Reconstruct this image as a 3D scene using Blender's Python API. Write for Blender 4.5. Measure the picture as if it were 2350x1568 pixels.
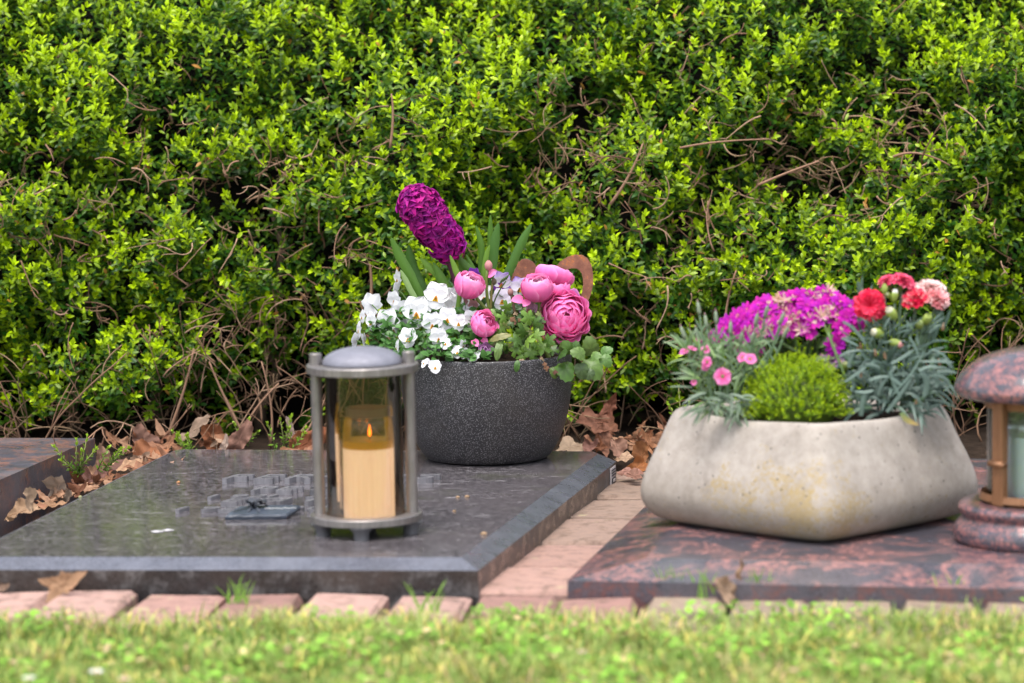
import bpy, bmesh, math, random
import numpy as np
from mathutils import Vector, Matrix, noise as mnoise
R_ = math.radians
random.seed(7); rng = np.random.default_rng(7)
sc = bpy.context.scene
for o in list(bpy.data.objects): bpy.data.objects.remove(o)

# ------------------------------------------------------------ camera, sky, sun, exposure
F = 8100.0; CX, CY = 1175.0, 784.0          # focal length and centre in pixels of a 2350 px wide view
PITCH, ROLL, CAMZ = 6.2, -0.8, 0.70
cam_d = bpy.data.cameras.new("camera"); cam = bpy.data.objects.new("camera", cam_d); sc.collection.objects.link(cam)
CR = Matrix.Rotation(R_(90 - PITCH), 4, 'X') @ Matrix.Rotation(R_(ROLL), 4, 'Z')
cam.matrix_world = Matrix.Translation((0, 0, CAMZ)) @ CR
cam_d.sensor_width = 36; cam_d.lens = F / 2350 * 36; cam_d.clip_start = .05; cam_d.clip_end = 400
cam_d.dof.use_dof = True; cam_d.dof.focus_distance = 4.70; cam_d.dof.aperture_fstop = 4.6
sc.camera = cam
SUN_EL, SUN_AZ = 70, 200                     # behind the camera's left shoulder, high
w = bpy.data.worlds.new("World"); sc.world = w; w.use_nodes = True
nt = w.node_tree; nt.nodes.clear()
sky = nt.nodes.new('ShaderNodeTexSky'); sky.sky_type = 'NISHITA'; sky.sun_disc = False
sky.sun_elevation = R_(SUN_EL); sky.sun_rotation = R_(SUN_AZ); sky.air_density = 1.0; sky.dust_density = 3.0; sky.ozone_density = 1.0
hs = nt.nodes.new('ShaderNodeHueSaturation'); hs.inputs['Saturation'].default_value = .42
bg = nt.nodes.new('ShaderNodeBackground'); bg.inputs['Strength'].default_value = .15
wo = nt.nodes.new('ShaderNodeOutputWorld')
nt.links.new(sky.outputs[0], hs.inputs['Color']); nt.links.new(hs.outputs[0], bg.inputs[0]); nt.links.new(bg.outputs[0], wo.inputs[0])
sl = bpy.data.lights.new("sun", 'SUN'); sl.energy = 1.1; sl.angle = R_(25); sl.color = (1, .95, .88)
so = bpy.data.objects.new("sun", sl); sc.collection.objects.link(so)
a_, e_ = R_(SUN_AZ), R_(SUN_EL)
so.rotation_euler = Vector((math.sin(a_) * math.cos(e_), math.cos(a_) * math.cos(e_), math.sin(e_))).to_track_quat('Z', 'Y').to_euler()
sc.view_settings.view_transform = 'Standard'; sc.view_settings.look = 'None'; sc.view_settings.gamma = 1
sc.view_settings.exposure = 1.4
sc.render.engine = 'CYCLES'
sc.cycles.max_bounces = 8; sc.cycles.transparent_max_bounces = 12; sc.cycles.diffuse_bounces = 3
sc.cycles.use_denoising = True

# ------------------------------------------------------------ where a line of sight meets a plane
R3 = CR.to_3x3(); C0 = Vector((0, 0, CAMZ))
def ray(x, y): return (R3 @ Vector(((x - CX) / F, (CY - y) / F, -1)))
def az(x, y, z):
    d = ray(x, y); t = (z - CAMZ) / d.z; return C0 + d * t
def ay(x, y, Y):
    d = ray(x, y); return C0 + d * (Y / d.y)
def crop(ox, oy, s):                          # coordinates read off an enlarged crop
    return lambda x, y: ((ox + x * s) * .918, (oy + y * s) * .918)
def pm(Y): return F / Y                       # pixels per metre at distance Y

# ------------------------------------------------------------ materials
def mat(name, rough=.6, metal=0, spec=.5):
    m = bpy.data.materials.new(name); m.use_nodes = True
    n = m.node_tree.nodes; b = n['Principled BSDF']
    b.inputs['Roughness'].default_value = rough; b.inputs['Metallic'].default_value = metal
    b.inputs['Specular IOR Level'].default_value = spec
    return m, m.node_tree, b
def N(nt, t, **k):
    n = nt.nodes.new(t)
    for a, v in k.items():
        if a in n.inputs: n.inputs[a].default_value = v
        else: setattr(n, a, v)
    return n
def noise(nt, scale, detail=4, rough=.6, vec=None, dist=0):
    n = N(nt, 'ShaderNodeTexNoise', Scale=scale, Detail=detail, Roughness=rough, Distortion=dist)
    if vec is None: vec = coords(nt)
    nt.links.new(vec, n.inputs['Vector']); return n.outputs['Fac']
def coords(nt, scale=None, gen='Object', rot=None):
    for n in nt.nodes:
        if n.type == 'TEX_COORD': tc = n; break
    else: tc = nt.nodes.new('ShaderNodeTexCoord')
    if scale is None and rot is None: return tc.outputs[gen]
    mp = nt.nodes.new('ShaderNodeMapping')
    if scale: mp.inputs['Scale'].default_value = scale
    if rot: mp.inputs['Rotation'].default_value = rot
    nt.links.new(tc.outputs[gen], mp.inputs[0]); return mp.outputs[0]
def ramp(nt, fac, stops, interp='LINEAR'):
    r = nt.nodes.new('ShaderNodeValToRGB'); r.color_ramp.interpolation = interp
    while len(r.color_ramp.elements) < len(stops): r.color_ramp.elements.new(.5)
    for e, (p, c) in zip(r.color_ramp.elements, stops):
        e.position = p; e.color = (c, c, c, 1) if not hasattr(c, '__len__') else (*c, 1)
    nt.links.new(fac, r.inputs[0]); return r.outputs[0]
def mix(nt, fac, a, b, bt='MIX'):
    m = nt.nodes.new('ShaderNodeMix'); m.data_type = 'RGBA'; m.blend_type = bt; m.clamp_factor = True
    for v, i in ((fac, m.inputs[0]), (a, m.inputs[6]), (b, m.inputs[7])):
        if hasattr(v, 'is_output'): nt.links.new(v, i)
        elif hasattr(v, '__len__'): i.default_value = (*v, 1)
        else: i.default_value = v if i == m.inputs[0] else (v, v, v, 1)
    return m.outputs[2]
def mth(nt, op, a, b=0., c=None):
    m = nt.nodes.new('ShaderNodeMath'); m.operation = op; m.use_clamp = False
    for v, i in ((a, m.inputs[0]), (b, m.inputs[1]), (c, m.inputs[2])):
        if v is None: continue
        if hasattr(v, 'is_output'): nt.links.new(v, i)
        else: i.default_value = v
    return m.outputs[0]
def bump(nt, b, h, strength=.3, dist=.002):
    n = N(nt, 'ShaderNodeBump', Strength=strength, Distance=dist); nt.links.new(h, n.inputs['Height']); nt.links.new(n.outputs[0], b.inputs['Normal'])
def L(nt, a, b): nt.links.new(a, b)

def attr_mat(name, rough=.45, trans=.3, spec=.4, bumpy=0, var=.0):
    m, t, b = mat(name, rough, 0, spec)
    a = N(t, 'ShaderNodeAttribute', attribute_name='Col')
    col = a.outputs['Color']
    if var:
        col = mix(t, noise(t, 260, 3), col, mix(t, 1.0, col, (1 - var,) * 3, 'MULTIPLY'))
    L(t, col, b.inputs['Base Color'])
    if bumpy: bump(t, b, noise(t, 500, 3), bumpy, .001)
    if trans:
        tr = N(t, 'ShaderNodeBsdfTranslucent'); L(t, col, tr.inputs['Color'])
        mx = N(t, 'ShaderNodeMixShader'); mx.inputs[0].default_value = trans
        out = [n for n in t.nodes if n.type == 'OUTPUT_MATERIAL'][0]
        L(t, b.outputs[0], mx.inputs[1]); L(t, tr.outputs[0], mx.inputs[2]); L(t, mx.outputs[0], out.inputs[0])
    return m
M = {}
M['leaf'] = attr_mat('hedge leaf', .38, .25, .32)
M['blade'] = attr_mat('plant leaf', .42, .25, .4, .15, .2)
M['petal'] = attr_mat('petal', .6, .30, .2, .12, .06)
M['dead'] = attr_mat('dead leaf', .7, .2, .25, .5, .45)
M['bark'] = attr_mat('twig bark', .85, 0, .15, .4, .4)
M['grassm'] = attr_mat('lawn blade', .5, .3, .3)
M['paint'] = attr_mat('plain coloured', .6, 0, .3, .2, .2)

def granite_dark():
    m, t, b = mat('dark granite', .16, 0, .38)
    f = noise(t, 900, 3, .7); g = noise(t, 6, 4, .6)
    f = mix(t, .6, f, noise(t, 150, 5, .8)); base = ramp(t, f, [(.38, (.016, .015, .017)), (.50, (.045, .041, .045)), (.58, (.22, .20, .215))])
    dust = ramp(t, g, [(.38, 0), (.7, .75)])
    base = mix(t, dust, base, (.085, .074, .078))
    sc1 = noise(t, 22, 5, .75, coords(t, (1.2, 4.5, 4), rot=(0, 0, .12)))
    base = mix(t, ramp(t, sc1, [(.56, 0), (.68, .7)]), base, (.32, .30, .31))
    alg = noise(t, 9, 4, .65); base = mix(t, ramp(t, alg, [(.58, 0), (.74, .5)]), base, (.06, .07, .03))
    L(t, base, b.inputs['Base Color'])
    r = ramp(t, mix(t, .5, noise(t, 160, 4, .7), noise(t, 7, 3)), [(.3, .05), (.5, .12), (.72, .34)]); L(t, r, b.inputs['Roughness'])
    bump(t, b, noise(t, 1200, 2), .04, .0005); return m
M['granite'] = granite_dark()
def granite_side():
    m, t, b = mat('weathered granite edge', .4, 0, .4)
    f = noise(t, 500, 4, .7)
    base = ramp(t, f, [(.35, (.010, .010, .011)), (.7, (.045, .040, .040))])
    st = noise(t, 42, 6, .75, coords(t, (1, 1, 1.1)))
    base = mix(t, ramp(t, st, [(.5, 0), (.68, .75)]), base, (.16, .15, .15))
    base = mix(t, ramp(t, noise(t, 5, 3), [(.45, 0), (.7, .55)]), base, (.11, .08, .065))
    L(t, base, b.inputs['Base Color']); L(t, ramp(t, st, [(.4, .18), (.65, .6)]), b.inputs['Roughness']); return m
M['granite_side'] = granite_side()
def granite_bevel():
    m, t, b = mat('granite bevel with painted sky sheen', .3, 0, .9)
    c = ramp(t, noise(t, 260, 4, .7), [(.3, (.035, .036, .045)), (.7, (.11, .115, .145))])  # sky reflection on the bevel painted in as lighter bluish tones
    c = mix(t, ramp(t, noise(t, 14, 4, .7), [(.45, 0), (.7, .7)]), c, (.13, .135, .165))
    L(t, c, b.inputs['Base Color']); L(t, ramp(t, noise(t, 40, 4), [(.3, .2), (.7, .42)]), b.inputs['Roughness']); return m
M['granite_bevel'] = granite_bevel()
def granite_red(name, vs=5., dirt=.5, rough=.16, red=(.36, .12, .10)):
    m, t, b = mat(name, rough, 0, .6)
    warp = N(t, 'ShaderNodeTexNoise', Scale=vs * 1.3, Detail=4.)
    L(t, coords(t), warp.inputs['Vector'])
    v = N(t, 'ShaderNodeVectorMath', operation='MULTIPLY_ADD'); L(t, warp.outputs['Color'], v.inputs[0])
    v.inputs[1].default_value = (.22, .22, .12); L(t, coords(t), v.inputs[2])
    f = noise(t, vs * 2.2, 6, .68, v.outputs[0]); g = noise(t, 130, 4, .7); h = noise(t, 520, 3, .7)
    vein = ramp(t, f, [(.44, 0), (.48, .5), (.50, 1), (.52, .8), (.57, .0)])
    grain = mix(t, ramp(t, h, [(.35, 0), (.65, 1)]), (.014, .014, .020), (.10, .095, .12))
    redc = mix(t, g, tuple(c * .55 for c in red), tuple(min(1, c * 1.5) for c in red))
    fac = mth(t, 'MULTIPLY', vein, ramp(t, g, [(.36, .12), (.58, 1)]))
    c = mix(t, fac, grain, redc)
    c = mix(t, ramp(t, noise(t, 7, 4), [(.45, 0), (.72, dirt)]), c, (.15, .125, .13))
    L(t, c, b.inputs['Base Color']); L(t, ramp(t, noise(t, 30, 4), [(.3, rough * .7), (.75, rough * 2)]), b.inputs['Roughness']); return m
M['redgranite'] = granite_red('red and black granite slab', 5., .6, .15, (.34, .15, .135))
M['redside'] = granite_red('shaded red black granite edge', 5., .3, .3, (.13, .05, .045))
M['redold'] = granite_red('weathered red granite', 7., .7, .34, (.20, .085, .055))
M['redlamp'] = granite_red('mottled red granite', 16., .2, .15, (.36, .135, .12))
def bowlmat():
    m, t, b = mat('speckled charcoal glaze', .42, 0, .45)
    f = noise(t, 620, 3, .75); v = N(t, 'ShaderNodeTexVoronoi', Scale=560.); L(t, coords(t), v.inputs['Vector'])
    sp = ramp(t, v.outputs['Distance'], [(.18, 1), (.42, 0)])
    c = mix(t, mth(t, 'MULTIPLY', sp, ramp(t, f, [(.36, 0), (.56, 1)])), (.026, .024, .027), (.33, .32, .33))
    c = mix(t, ramp(t, noise(t, 12, 4), [(.45, 0), (.75, .45)]), c, (.06, .052, .045))
    L(t, c, b.inputs['Base Color']); bump(t, b, f, .35, .0008); return m
M['bowl'] = bowlmat()
def concrete():
    m, t, b = mat('lichened concrete', .8, 0, .3)
    c = ramp(t, mix(t, .5, noise(t, 9, 5, .65), noise(t, 60, 5, .7)), [(.34, (.25, .215, .185)), (.64, (.43, .385, .345))])
    # lichen sits round the front corner, lower half
    sp = N(t, 'ShaderNodeSeparateXYZ'); L(t, coords(t), sp.inputs[0])
    dx = mth(t, 'ADD', sp.outputs[0], .035); dz = mth(t, 'ADD', sp.outputs[2], -.048)
    rr = mth(t, 'ADD', mth(t, 'MULTIPLY', mth(t, 'MULTIPLY', dx, dx), 65.), mth(t, 'MULTIPLY', mth(t, 'MULTIPLY', dz, dz), 230.))
    zone = mth(t, 'SUBTRACT', 1., rr)
    zone = mth(t, 'MAXIMUM', zone, mth(t, 'MULTIPLY', mth(t, 'SUBTRACT', .075, sp.outputs[2]), 2.6))
    v = N(t, 'ShaderNodeTexVoronoi', Scale=130.); L(t, coords(t), v.inputs['Vector'])
    spots = mth(t, 'ADD', mth(t, 'MULTIPLY', noise(t, 210, 5, .85), 1.), mth(t, 'MULTIPLY', noise(t, 22, 3), .55))
    lich = ramp(t, mth(t, 'ADD', spots, mth(t, 'MULTIPLY', zone, .20)), [(.89, 0), (.97, .85)])
    c = mix(t, lich, c, mix(t, noise(t, 300, 3), (.22, .17, .09), (.46, .33, .13)))
    pv = N(t, 'ShaderNodeTexVoronoi', Scale=95.); L(t, coords(t), pv.inputs['Vector'])
    pores = mth(t, 'MULTIPLY', ramp(t, pv.outputs['Distance'], [(.08, 1), (.17, 0)]), ramp(t, noise(t, 24, 3), [(.38, 0), (.52, .95)]))
    c = mix(t, pores, c, (.09, .08, .075))
    c = mix(t, ramp(t, noise(t, 30, 4, .7, coords(t, (1, 1, .25))), [(.5, 0), (.8, .3)]), c, (.33, .29, .25))
    low = ramp(t, sp.outputs[2], [(.0, 1), (.07, 0)])
    c = mix(t, mth(t, 'MULTIPLY', low, noise(t, 14, 4)), c, (.24, .20, .14))
    L(t, c, b.inputs['Base Color'])
    bump(t, b, mth(t, 'SUBTRACT', noise(t, 220, 5, .7), mth(t, 'MULTIPLY', pores, 1.5)), .35, .0012); return m
M['concrete'] = concrete()
def brick():
    m, t, b = mat('clay paver', .85, 0, .25)
    a = N(t, 'ShaderNodeAttribute', attribute_name='Col')
    c = mix(t, ramp(t, noise(t, 70, 5, .7), [(.35, 0), (.7, .6)]), a.outputs['Color'], mix(t, 1., a.outputs['Color'], (1.35, 1.25, 1.15), 'MULTIPLY'))
    c = mix(t, ramp(t, noise(t, 40, 4, .7), [(.50, 0), (.66, .75)]), c, (.12, .08, .06))
    c = mix(t, ramp(t, noise(t, 28, 5, .6), [(.63, 0), (.69, .7)]), c, (.42, .38, .22))
    L(t, c, b.inputs['Base Color']); bump(t, b, noise(t, 180, 5, .7), .6, .002); return m
M['brick'] = brick()
def metal(name, c0, c1, rough, met=.85, sc_=(30, 30, 4)):
    m, t, b = mat(name, rough, met, .5)
    c = mix(t, ramp(t, noise(t, 6, 5, .7, coords(t, sc_)), [(.3, 0), (.7, 1)]), c0, c1)
    c = mix(t, ramp(t, noise(t, 90, 4, .7), [(.6, 0), (.8, .5)]), c, tuple(x * .5 for x in c0))
    L(t, c, b.inputs['Base Color']); L(t, ramp(t, noise(t, 60, 4), [(.3, rough * .8), (.7, rough * 1.35)]), b.inputs['Roughness']); return m
M['steel'] = metal('dull stainless steel', (.17, .155, .15), (.30, .275, .265), .40, .65)
M['zinc'] = metal('frosted grey metal', (.15, .15, .18), (.22, .22, .26), .55, .3, (6, 6, 6))
M['foot'] = metal('dark grey cast foot', (.12, .12, .13), (.18, .18, .19), .5, .5)
M['bronze'] = metal('brown bronze', (.17, .075, .035), (.34, .17, .085), .42, .5, (60, 60, 3))
M['letter'] = metal('grey metal letter', (.17, .165, .18), (.29, .28, .30), .4, .5)
def rust():
    m, t, b = mat('rusted steel', .8, .1, .3)
    c = ramp(t, noise(t, 45, 5, .7), [(.3, (.16, .065, .045)), (.50, (.24, .10, .065)), (.57, (.30, .13, .08)), (.66, (.62, .19, .03))])
    L(t, c, b.inputs['Base Color']); bump(t, b, noise(t, 300, 4), .5, .001); return m
M['rust'] = rust()
def glass(name, col, rough=0.02, thin=True, alpha=.25, trans=(1, 1, 1), gl=(1, 1, 1)):
    m = bpy.data.materials.new(name); m.use_nodes = True; t = m.node_tree; t.nodes.clear()
    out = N(t, 'ShaderNodeOutputMaterial'); tr = N(t, 'ShaderNodeBsdfTransparent'); tr.inputs[0].default_value = (*col, 1)
    g = N(t, 'ShaderNodeBsdfGlossy'); g.inputs['Color'].default_value = (*gl, 1); g.inputs['Roughness'].default_value = rough
    fr = N(t, 'ShaderNodeFresnel', IOR=1.5); mx = N(t, 'ShaderNodeMixShader')
    L(t, mth(t, 'ADD', mth(t, 'MULTIPLY', fr.outputs[0], 1.2), alpha), mx.inputs[0])
    L(t, tr.outputs[0], mx.inputs[1]); L(t, g.outputs[0], mx.inputs[2]); L(t, mx.outputs[0], out.inputs[0]); return m
M['smoke'] = glass('smoky glass', (.56, .48, .42), .04, alpha=.03)
M['clear'] = glass('clear glass', (.93, .96, .95), .03, alpha=.05)
M['pale'] = glass('milky green glass', (.90, .95, .93), .15, alpha=.06)
def flat(name, col, rough=.5, emit=0, sub=0):
    m, t, b = mat(name, rough)
    b.inputs['Base Color'].default_value = (*col, 1)
    if emit: b.inputs['Emission Color'].default_value = (*col, 1); b.inputs['Emission Strength'].default_value = emit
    if sub: b.inputs['Subsurface Weight'].default_value = sub; b.inputs['Subsurface Radius'].default_value = (.01, .006, .003)
    return m
def waxm():
    m, t, b = mat('cream wax', .55, 0, .3)
    c = ramp(t, noise(t, 5, 3, .5, coords(t, (60, 60, 2))), [(.3, (.84, .70, .56)), (.7, (.93, .84, .72))])
    L(t, c, b.inputs['Base Color']); b.inputs['Subsurface Weight'].default_value = .3; b.inputs['Subsurface Radius'].default_value = (.01, .006, .003)
    b.inputs['Emission Color'].default_value = (1, .74, .5, 1); b.inputs['Emission Strength'].default_value = .38; return m
M['wax'] = waxm()
M['oil'] = flat('melted amber wax', (.85, .50, .06), .25, .12)
M['flame'] = flat('flame', (1, .20, .01), .5, 3)
M['candlelid'] = flat('translucent beige lid', (.36, .27, .20), .35)
M['mist'] = flat('pale grey green wax', (.80, .84, .90), .4, 0, .2)
M['white'] = flat('white paint mark', (.7, .7, .7), .6)
def slatem():
    m, t, b = mat('blue grey slate', .35, 0, .5)
    L(t, ramp(t, noise(t, 50, 5, .7), [(.3, (.025, .032, .045)), (.7, (.065, .08, .11))]), b.inputs['Base Color'])
    bump(t, b, noise(t, 110, 5), .5, .002); return m
M['slate'] = slatem()
def soilm(name, c0, c1, s=60):
    m, t, b = mat(name, .95, 0, .1)
    L(t, ramp(t, noise(t, s, 6, .75), [(.3, c0), (.7, c1)]), b.inputs['Base Color']); bump(t, b, noise(t, s * 1.5, 6, .75), 1, .01); return m
M['soil'] = soilm('potting soil', (.012, .008, .006), (.07, .045, .03), 160)
def groundm():
    m, t, b = mat('soil and lawn', .95, 0, .1)
    g = N(t, 'ShaderNodeNewGeometry'); s = N(t, 'ShaderNodeSeparateXYZ'); L(t, g.outputs['Position'], s.inputs[0])
    soil = ramp(t, noise(t, 60, 6, .75), [(.3, (.012, .008, .006)), (.7, (.06, .04, .028))])
    lawn = ramp(t, noise(t, 35, 6, .7), [(.3, (.05, .09, .018)), (.55, (.13, .17, .03)), (.72, (.20, .16, .07))])
    far = mth(t, 'GREATER_THAN', mth(t, 'ADD', s.outputs[1], mth(t, 'MULTIPLY', noise(t, 9, 3), .04)), 3.76)
    b2 = mth(t, 'LESS_THAN', s.outputs[1], 6.2)
    L(t, mix(t, mth(t, 'MULTIPLY', far, b2), lawn, soil), b.inputs['Base Color']); bump(t, b, noise(t, 90, 6, .75), 1, .01); return m
M['ground'] = groundm()

# ------------------------------------------------------------ mesh building
def link(o): sc.collection.objects.link(o)
ORG = {}
class MB:
    def __init__(s): s.v = []; s.f = []; s.c = []
    def add(s, vs, fs, col):
        n = len(s.v); s.v += [tuple(v) for v in vs]
        s.f += [tuple(i + n for i in f) for f in fs]
        if col and hasattr(col[0], '__len__'): s.c += [tuple(c) for c in col]
        else: s.c += [tuple(col)] * len(vs)
    def grid(s, fn, nu, nv, cf, closeu=False):
        vs, cs = [], []
        for i in range(nu):
            for j in range(nv):
                u, v = i / (nu if closeu else nu - 1), j / (nv - 1)
                vs.append(fn(u, v)); cs.append(cf(u, v) if callable(cf) else cf)
        fs = []
        for i in range(nu if closeu else nu - 1):
            for j in range(nv - 1):
                a, b = i * nv + j, ((i + 1) % nu) * nv + j
                fs.append((a, b, b + 1, a + 1))
        s.add(vs, fs, cs)
    def tube(s, pts, rad, n=6, col=(.5, .5, .5), cap=True):
        pts = [Vector(p) for p in pts]; k = len(pts)
        rad = rad if hasattr(rad, '__len__') else [rad] * k
        vs = []; ref = Vector((.3, .2, .93)).normalized()
        for i, p in enumerate(pts):
            t = (pts[min(i + 1, k - 1)] - pts[max(i - 1, 0)])
            if t.length < 1e-9: t = Vector((0, 0, 1))
            t.normalize(); x = t.cross(ref)
            if x.length < .05: x = t.cross(Vector((1, 0, 0)))
            x.normalize(); y = t.cross(x)
            for j in range(n):
                a = 2 * math.pi * j / n; vs.append(p + (x * math.cos(a) + y * math.sin(a)) * rad[i])
        fs = [(i * n + j, i * n + (j + 1) % n, (i + 1) * n + (j + 1) % n, (i + 1) * n + j) for i in range(k - 1) for j in range(n)]
        if cap: fs += [tuple(range(n))[::-1], tuple((k - 1) * n + j for j in range(n))]
        s.add(vs, fs, col)
    def lathe(s, prof, c=(0, 0, 0), n=48, col=(.5, .5, .5), cap=False, ang=(0, 2 * math.pi)):
        full = abs(ang[1] - ang[0] - 2 * math.pi) < 1e-6; m = n if full else n + 1
        vs = []
        for r, z in prof:
            for j in range(m):
                a = ang[0] + (ang[1] - ang[0]) * j / n; vs.append((c[0] + r * math.cos(a), c[1] + r * math.sin(a), c[2] + z))
        fs = []
        for i in range(len(prof) - 1):
            for j in range(n): fs.append((i * m + j, i * m + (j + 1) % m, (i + 1) * m + (j + 1) % m, (i + 1) * m + j))
        if cap: fs += [tuple(range(m))[::-1], tuple((len(prof) - 1) * m + j for j in range(m))]
        s.add(vs, fs, col)
    def ball(s, c, r, col, n=10, m=7, axis=None, sq=1.):
        c = Vector(c); q = Vector((0, 0, 1)).rotation_difference(Vector(axis)) if axis is not None else None
        def fn(u, v):
            p = Vector((math.sin(v * math.pi) * math.cos(u * 6.28318), math.sin(v * math.pi) * math.sin(u * 6.28318), math.cos(v * math.pi) * sq)) * r
            if q: p = q @ p
            return c + p
        s.grid(fn, n, m, col, True)
    def box(s, c, d, col, rz=0, ch=0, jit=0):
        c = Vector(c); q = Matrix.Rotation(rz, 3, 'Z'); x, y, z = d[0] / 2, d[1] / 2, d[2] / 2; vs = []
        lv = [(-z, 0), (z - ch, 0), (z, ch)] if ch else [(-z, 0), (z, 0)]
        for zz, k in lv:
            for sx, sy in ((-1, -1), (1, -1), (1, 1), (-1, 1)):
                vs.append(c + q @ Vector((sx * (x - k) + random.uniform(-jit, jit), sy * (y - k) + random.uniform(-jit, jit), zz + (random.uniform(-jit, jit) if zz > 0 else 0))))
        fs = [(3, 2, 1, 0)]; n = len(lv)
        for i in range(n - 1):
            for j in range(4): fs.append((i * 4 + j, i * 4 + (j + 1) % 4, (i + 1) * 4 + (j + 1) % 4, (i + 1) * 4 + j))
        fs.append(tuple((n - 1) * 4 + j for j in range(4))); s.add(vs, fs, col)
    def ribbon(s, pts, w, hint, col, fold=.15, tipc=None):
        pts = [Vector(p) for p in pts]; k = len(pts); vs = []; cs = []
        for i, p in enumerate(pts):
            t = (pts[min(i + 1, k - 1)] - pts[max(i - 1, 0)]).normalized(); x = t.cross(Vector(hint))
            if x.length < .01: x = Vector((1, 0, 0))
            x.normalize(); nn = x.cross(t); ww = w[i] if hasattr(w, '__len__') else w
            vs += [p - x * ww / 2 + nn * ww * fold, p, p + x * ww / 2 + nn * ww * fold]
            cc = col if tipc is None else tuple(col[a] + (tipc[a] - col[a]) * i / (k - 1) for a in range(3)); cs += [cc, tuple(q * 1.12 for q in cc), cc]
        fs = []
        for i in range(k - 1):
            a = i * 3; fs += [(a, a + 1, a + 4, a + 3), (a + 1, a + 2, a + 5, a + 4)]
        s.add(vs, fs, cs)
    def petal(s, M4, Ln, W, col0, col1, cup=.2, curl=.0, ruf=0., prof='round', nu=6, nv=5, wedge=0., notch=0., spread=0.):
        ph = random.uniform(0, 6)
        def fn(u, v):
            vv = v * 2 - 1
            if prof == 'round': wd = math.sin(math.pi * min(1, (.10 + .90 * u)) ** .8) ** .7 if u < 1 else .0
            elif prof == 'fan': wd = .15 + .85 * u ** .8
            elif prof == 'oval': wd = math.sin(math.pi * (.06 + .94 * u)) ** .8 if u < 1 else 0
            else: wd = math.sin(math.pi * (.15 + .80 * u)) ** .6
            x = W / 2 * wd * vv; y = Ln * u * (1 - spread * vv * vv * u) - notch * Ln * u * (1 - abs(vv)) * (1 if u > .8 else 0)
            z = cup * W * vv * vv * wd + curl * Ln * u * u + ruf * Ln * u * math.sin(ph + vv * 7) * .5
            if wedge: y += Ln * wedge * (random.random() - .5) * (1 if u > .95 else 0)
            return M4 @ Vector((x, y, z))
        s.grid(fn, nu, nv, lambda u, v: tuple(col0[a] + (col1[a] - col0[a]) * u for a in range(3)))
    def lobed(s, M4, size, lobes, depth, col, colc=None, curl=(.4, .2), wr=.06, n=40, rings=5, tooth=0., wid=1., sharp=False):
        ph = random.uniform(0, 9)
        def fn(u, v):
            th = (u - .5) * 2 * math.pi; r = size * ((1 - depth + depth * abs(math.cos(th * lobes / 2)) ** .8) if not sharp else (1 - depth * abs(math.sin(th * lobes / 2)) ** .75) * (.85 + .25 * math.sin(th * 2.3 + ph))) * (1 - .25 * abs(th) / math.pi)
            r *= 1 + tooth * math.sin(u * n * 1.9); r *= v
            x, y = math.sin(th) * r * wid, math.cos(th) * r
            z = curl[0] * x * x / size + curl[1] * y * y / size + wr * size * mnoise.noise(Vector((x, y, ph)) * (3.2 / size)) * v
            return M4 @ Vector((x, y, z))
        cc = colc or col
        s.grid(fn, n, rings, lambda u, v: tuple((cc[a] + (col[a] - cc[a]) * v) * (1 + .12 * math.sin(u * 40)) for a in range(3)), True)
    def poly(s, pts, thick, col, off):
        n = len(pts); a = [Vector(p) for p in pts]; b = [p + Vector(off) * thick for p in a]
        s.add(a + b, [tuple(range(n))[::-1], tuple(range(n, 2 * n))] + [(i, (i + 1) % n, n + (i + 1) % n, n + i) for i in range(n)], col)
    def build(s, name, m, parent=None, loc=None, smooth=True, split=None):
        me = bpy.data.meshes.new(name)
        if parent is None and loc is None:
            a = np.array(s.v); loc = ((a[:, 0].min() + a[:, 0].max()) / 2, (a[:, 1].min() + a[:, 1].max()) / 2, a[:, 2].min())
        org = Vector(ORG[parent.name]) if parent is not None else Vector(loc)
        me.from_pydata([(v[0] - org.x, v[1] - org.y, v[2] - org.z) for v in s.v], [], s.f)
        ca = me.color_attributes.new('Col', 'FLOAT_COLOR', 'POINT')
        ca.data.foreach_set('color', np.array([(c[0], c[1], c[2], 1) for c in s.c], dtype=np.float32).ravel())
        me.materials.append(M[m] if isinstance(m, str) else m)
        if smooth: me.polygons.foreach_set('use_smooth', [True] * len(me.polygons))
        me.update()
        o = bpy.data.objects.new(name, me); link(o)
        if parent is not None: o.parent = parent
        else: o.location = org
        ORG[o.name] = tuple(org)
        if split: 
            md = o.modifiers.new('edges', 'EDGE_SPLIT'); md.split_angle = R_(split)
        return o
def tag(o, label=None, cat=None, group=None, kind=None):
    for k, v in (('label', label), ('category', cat), ('group', group), ('kind', kind)):
        if v: o[k] = v
    return o
def thing(name, loc, label, cat, group=None):
    o = bpy.data.objects.new(name, None); o.location = loc; o.empty_display_size = .02; link(o); ORG[o.name] = tuple(loc)
    return tag(o, label, cat, group)
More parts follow.
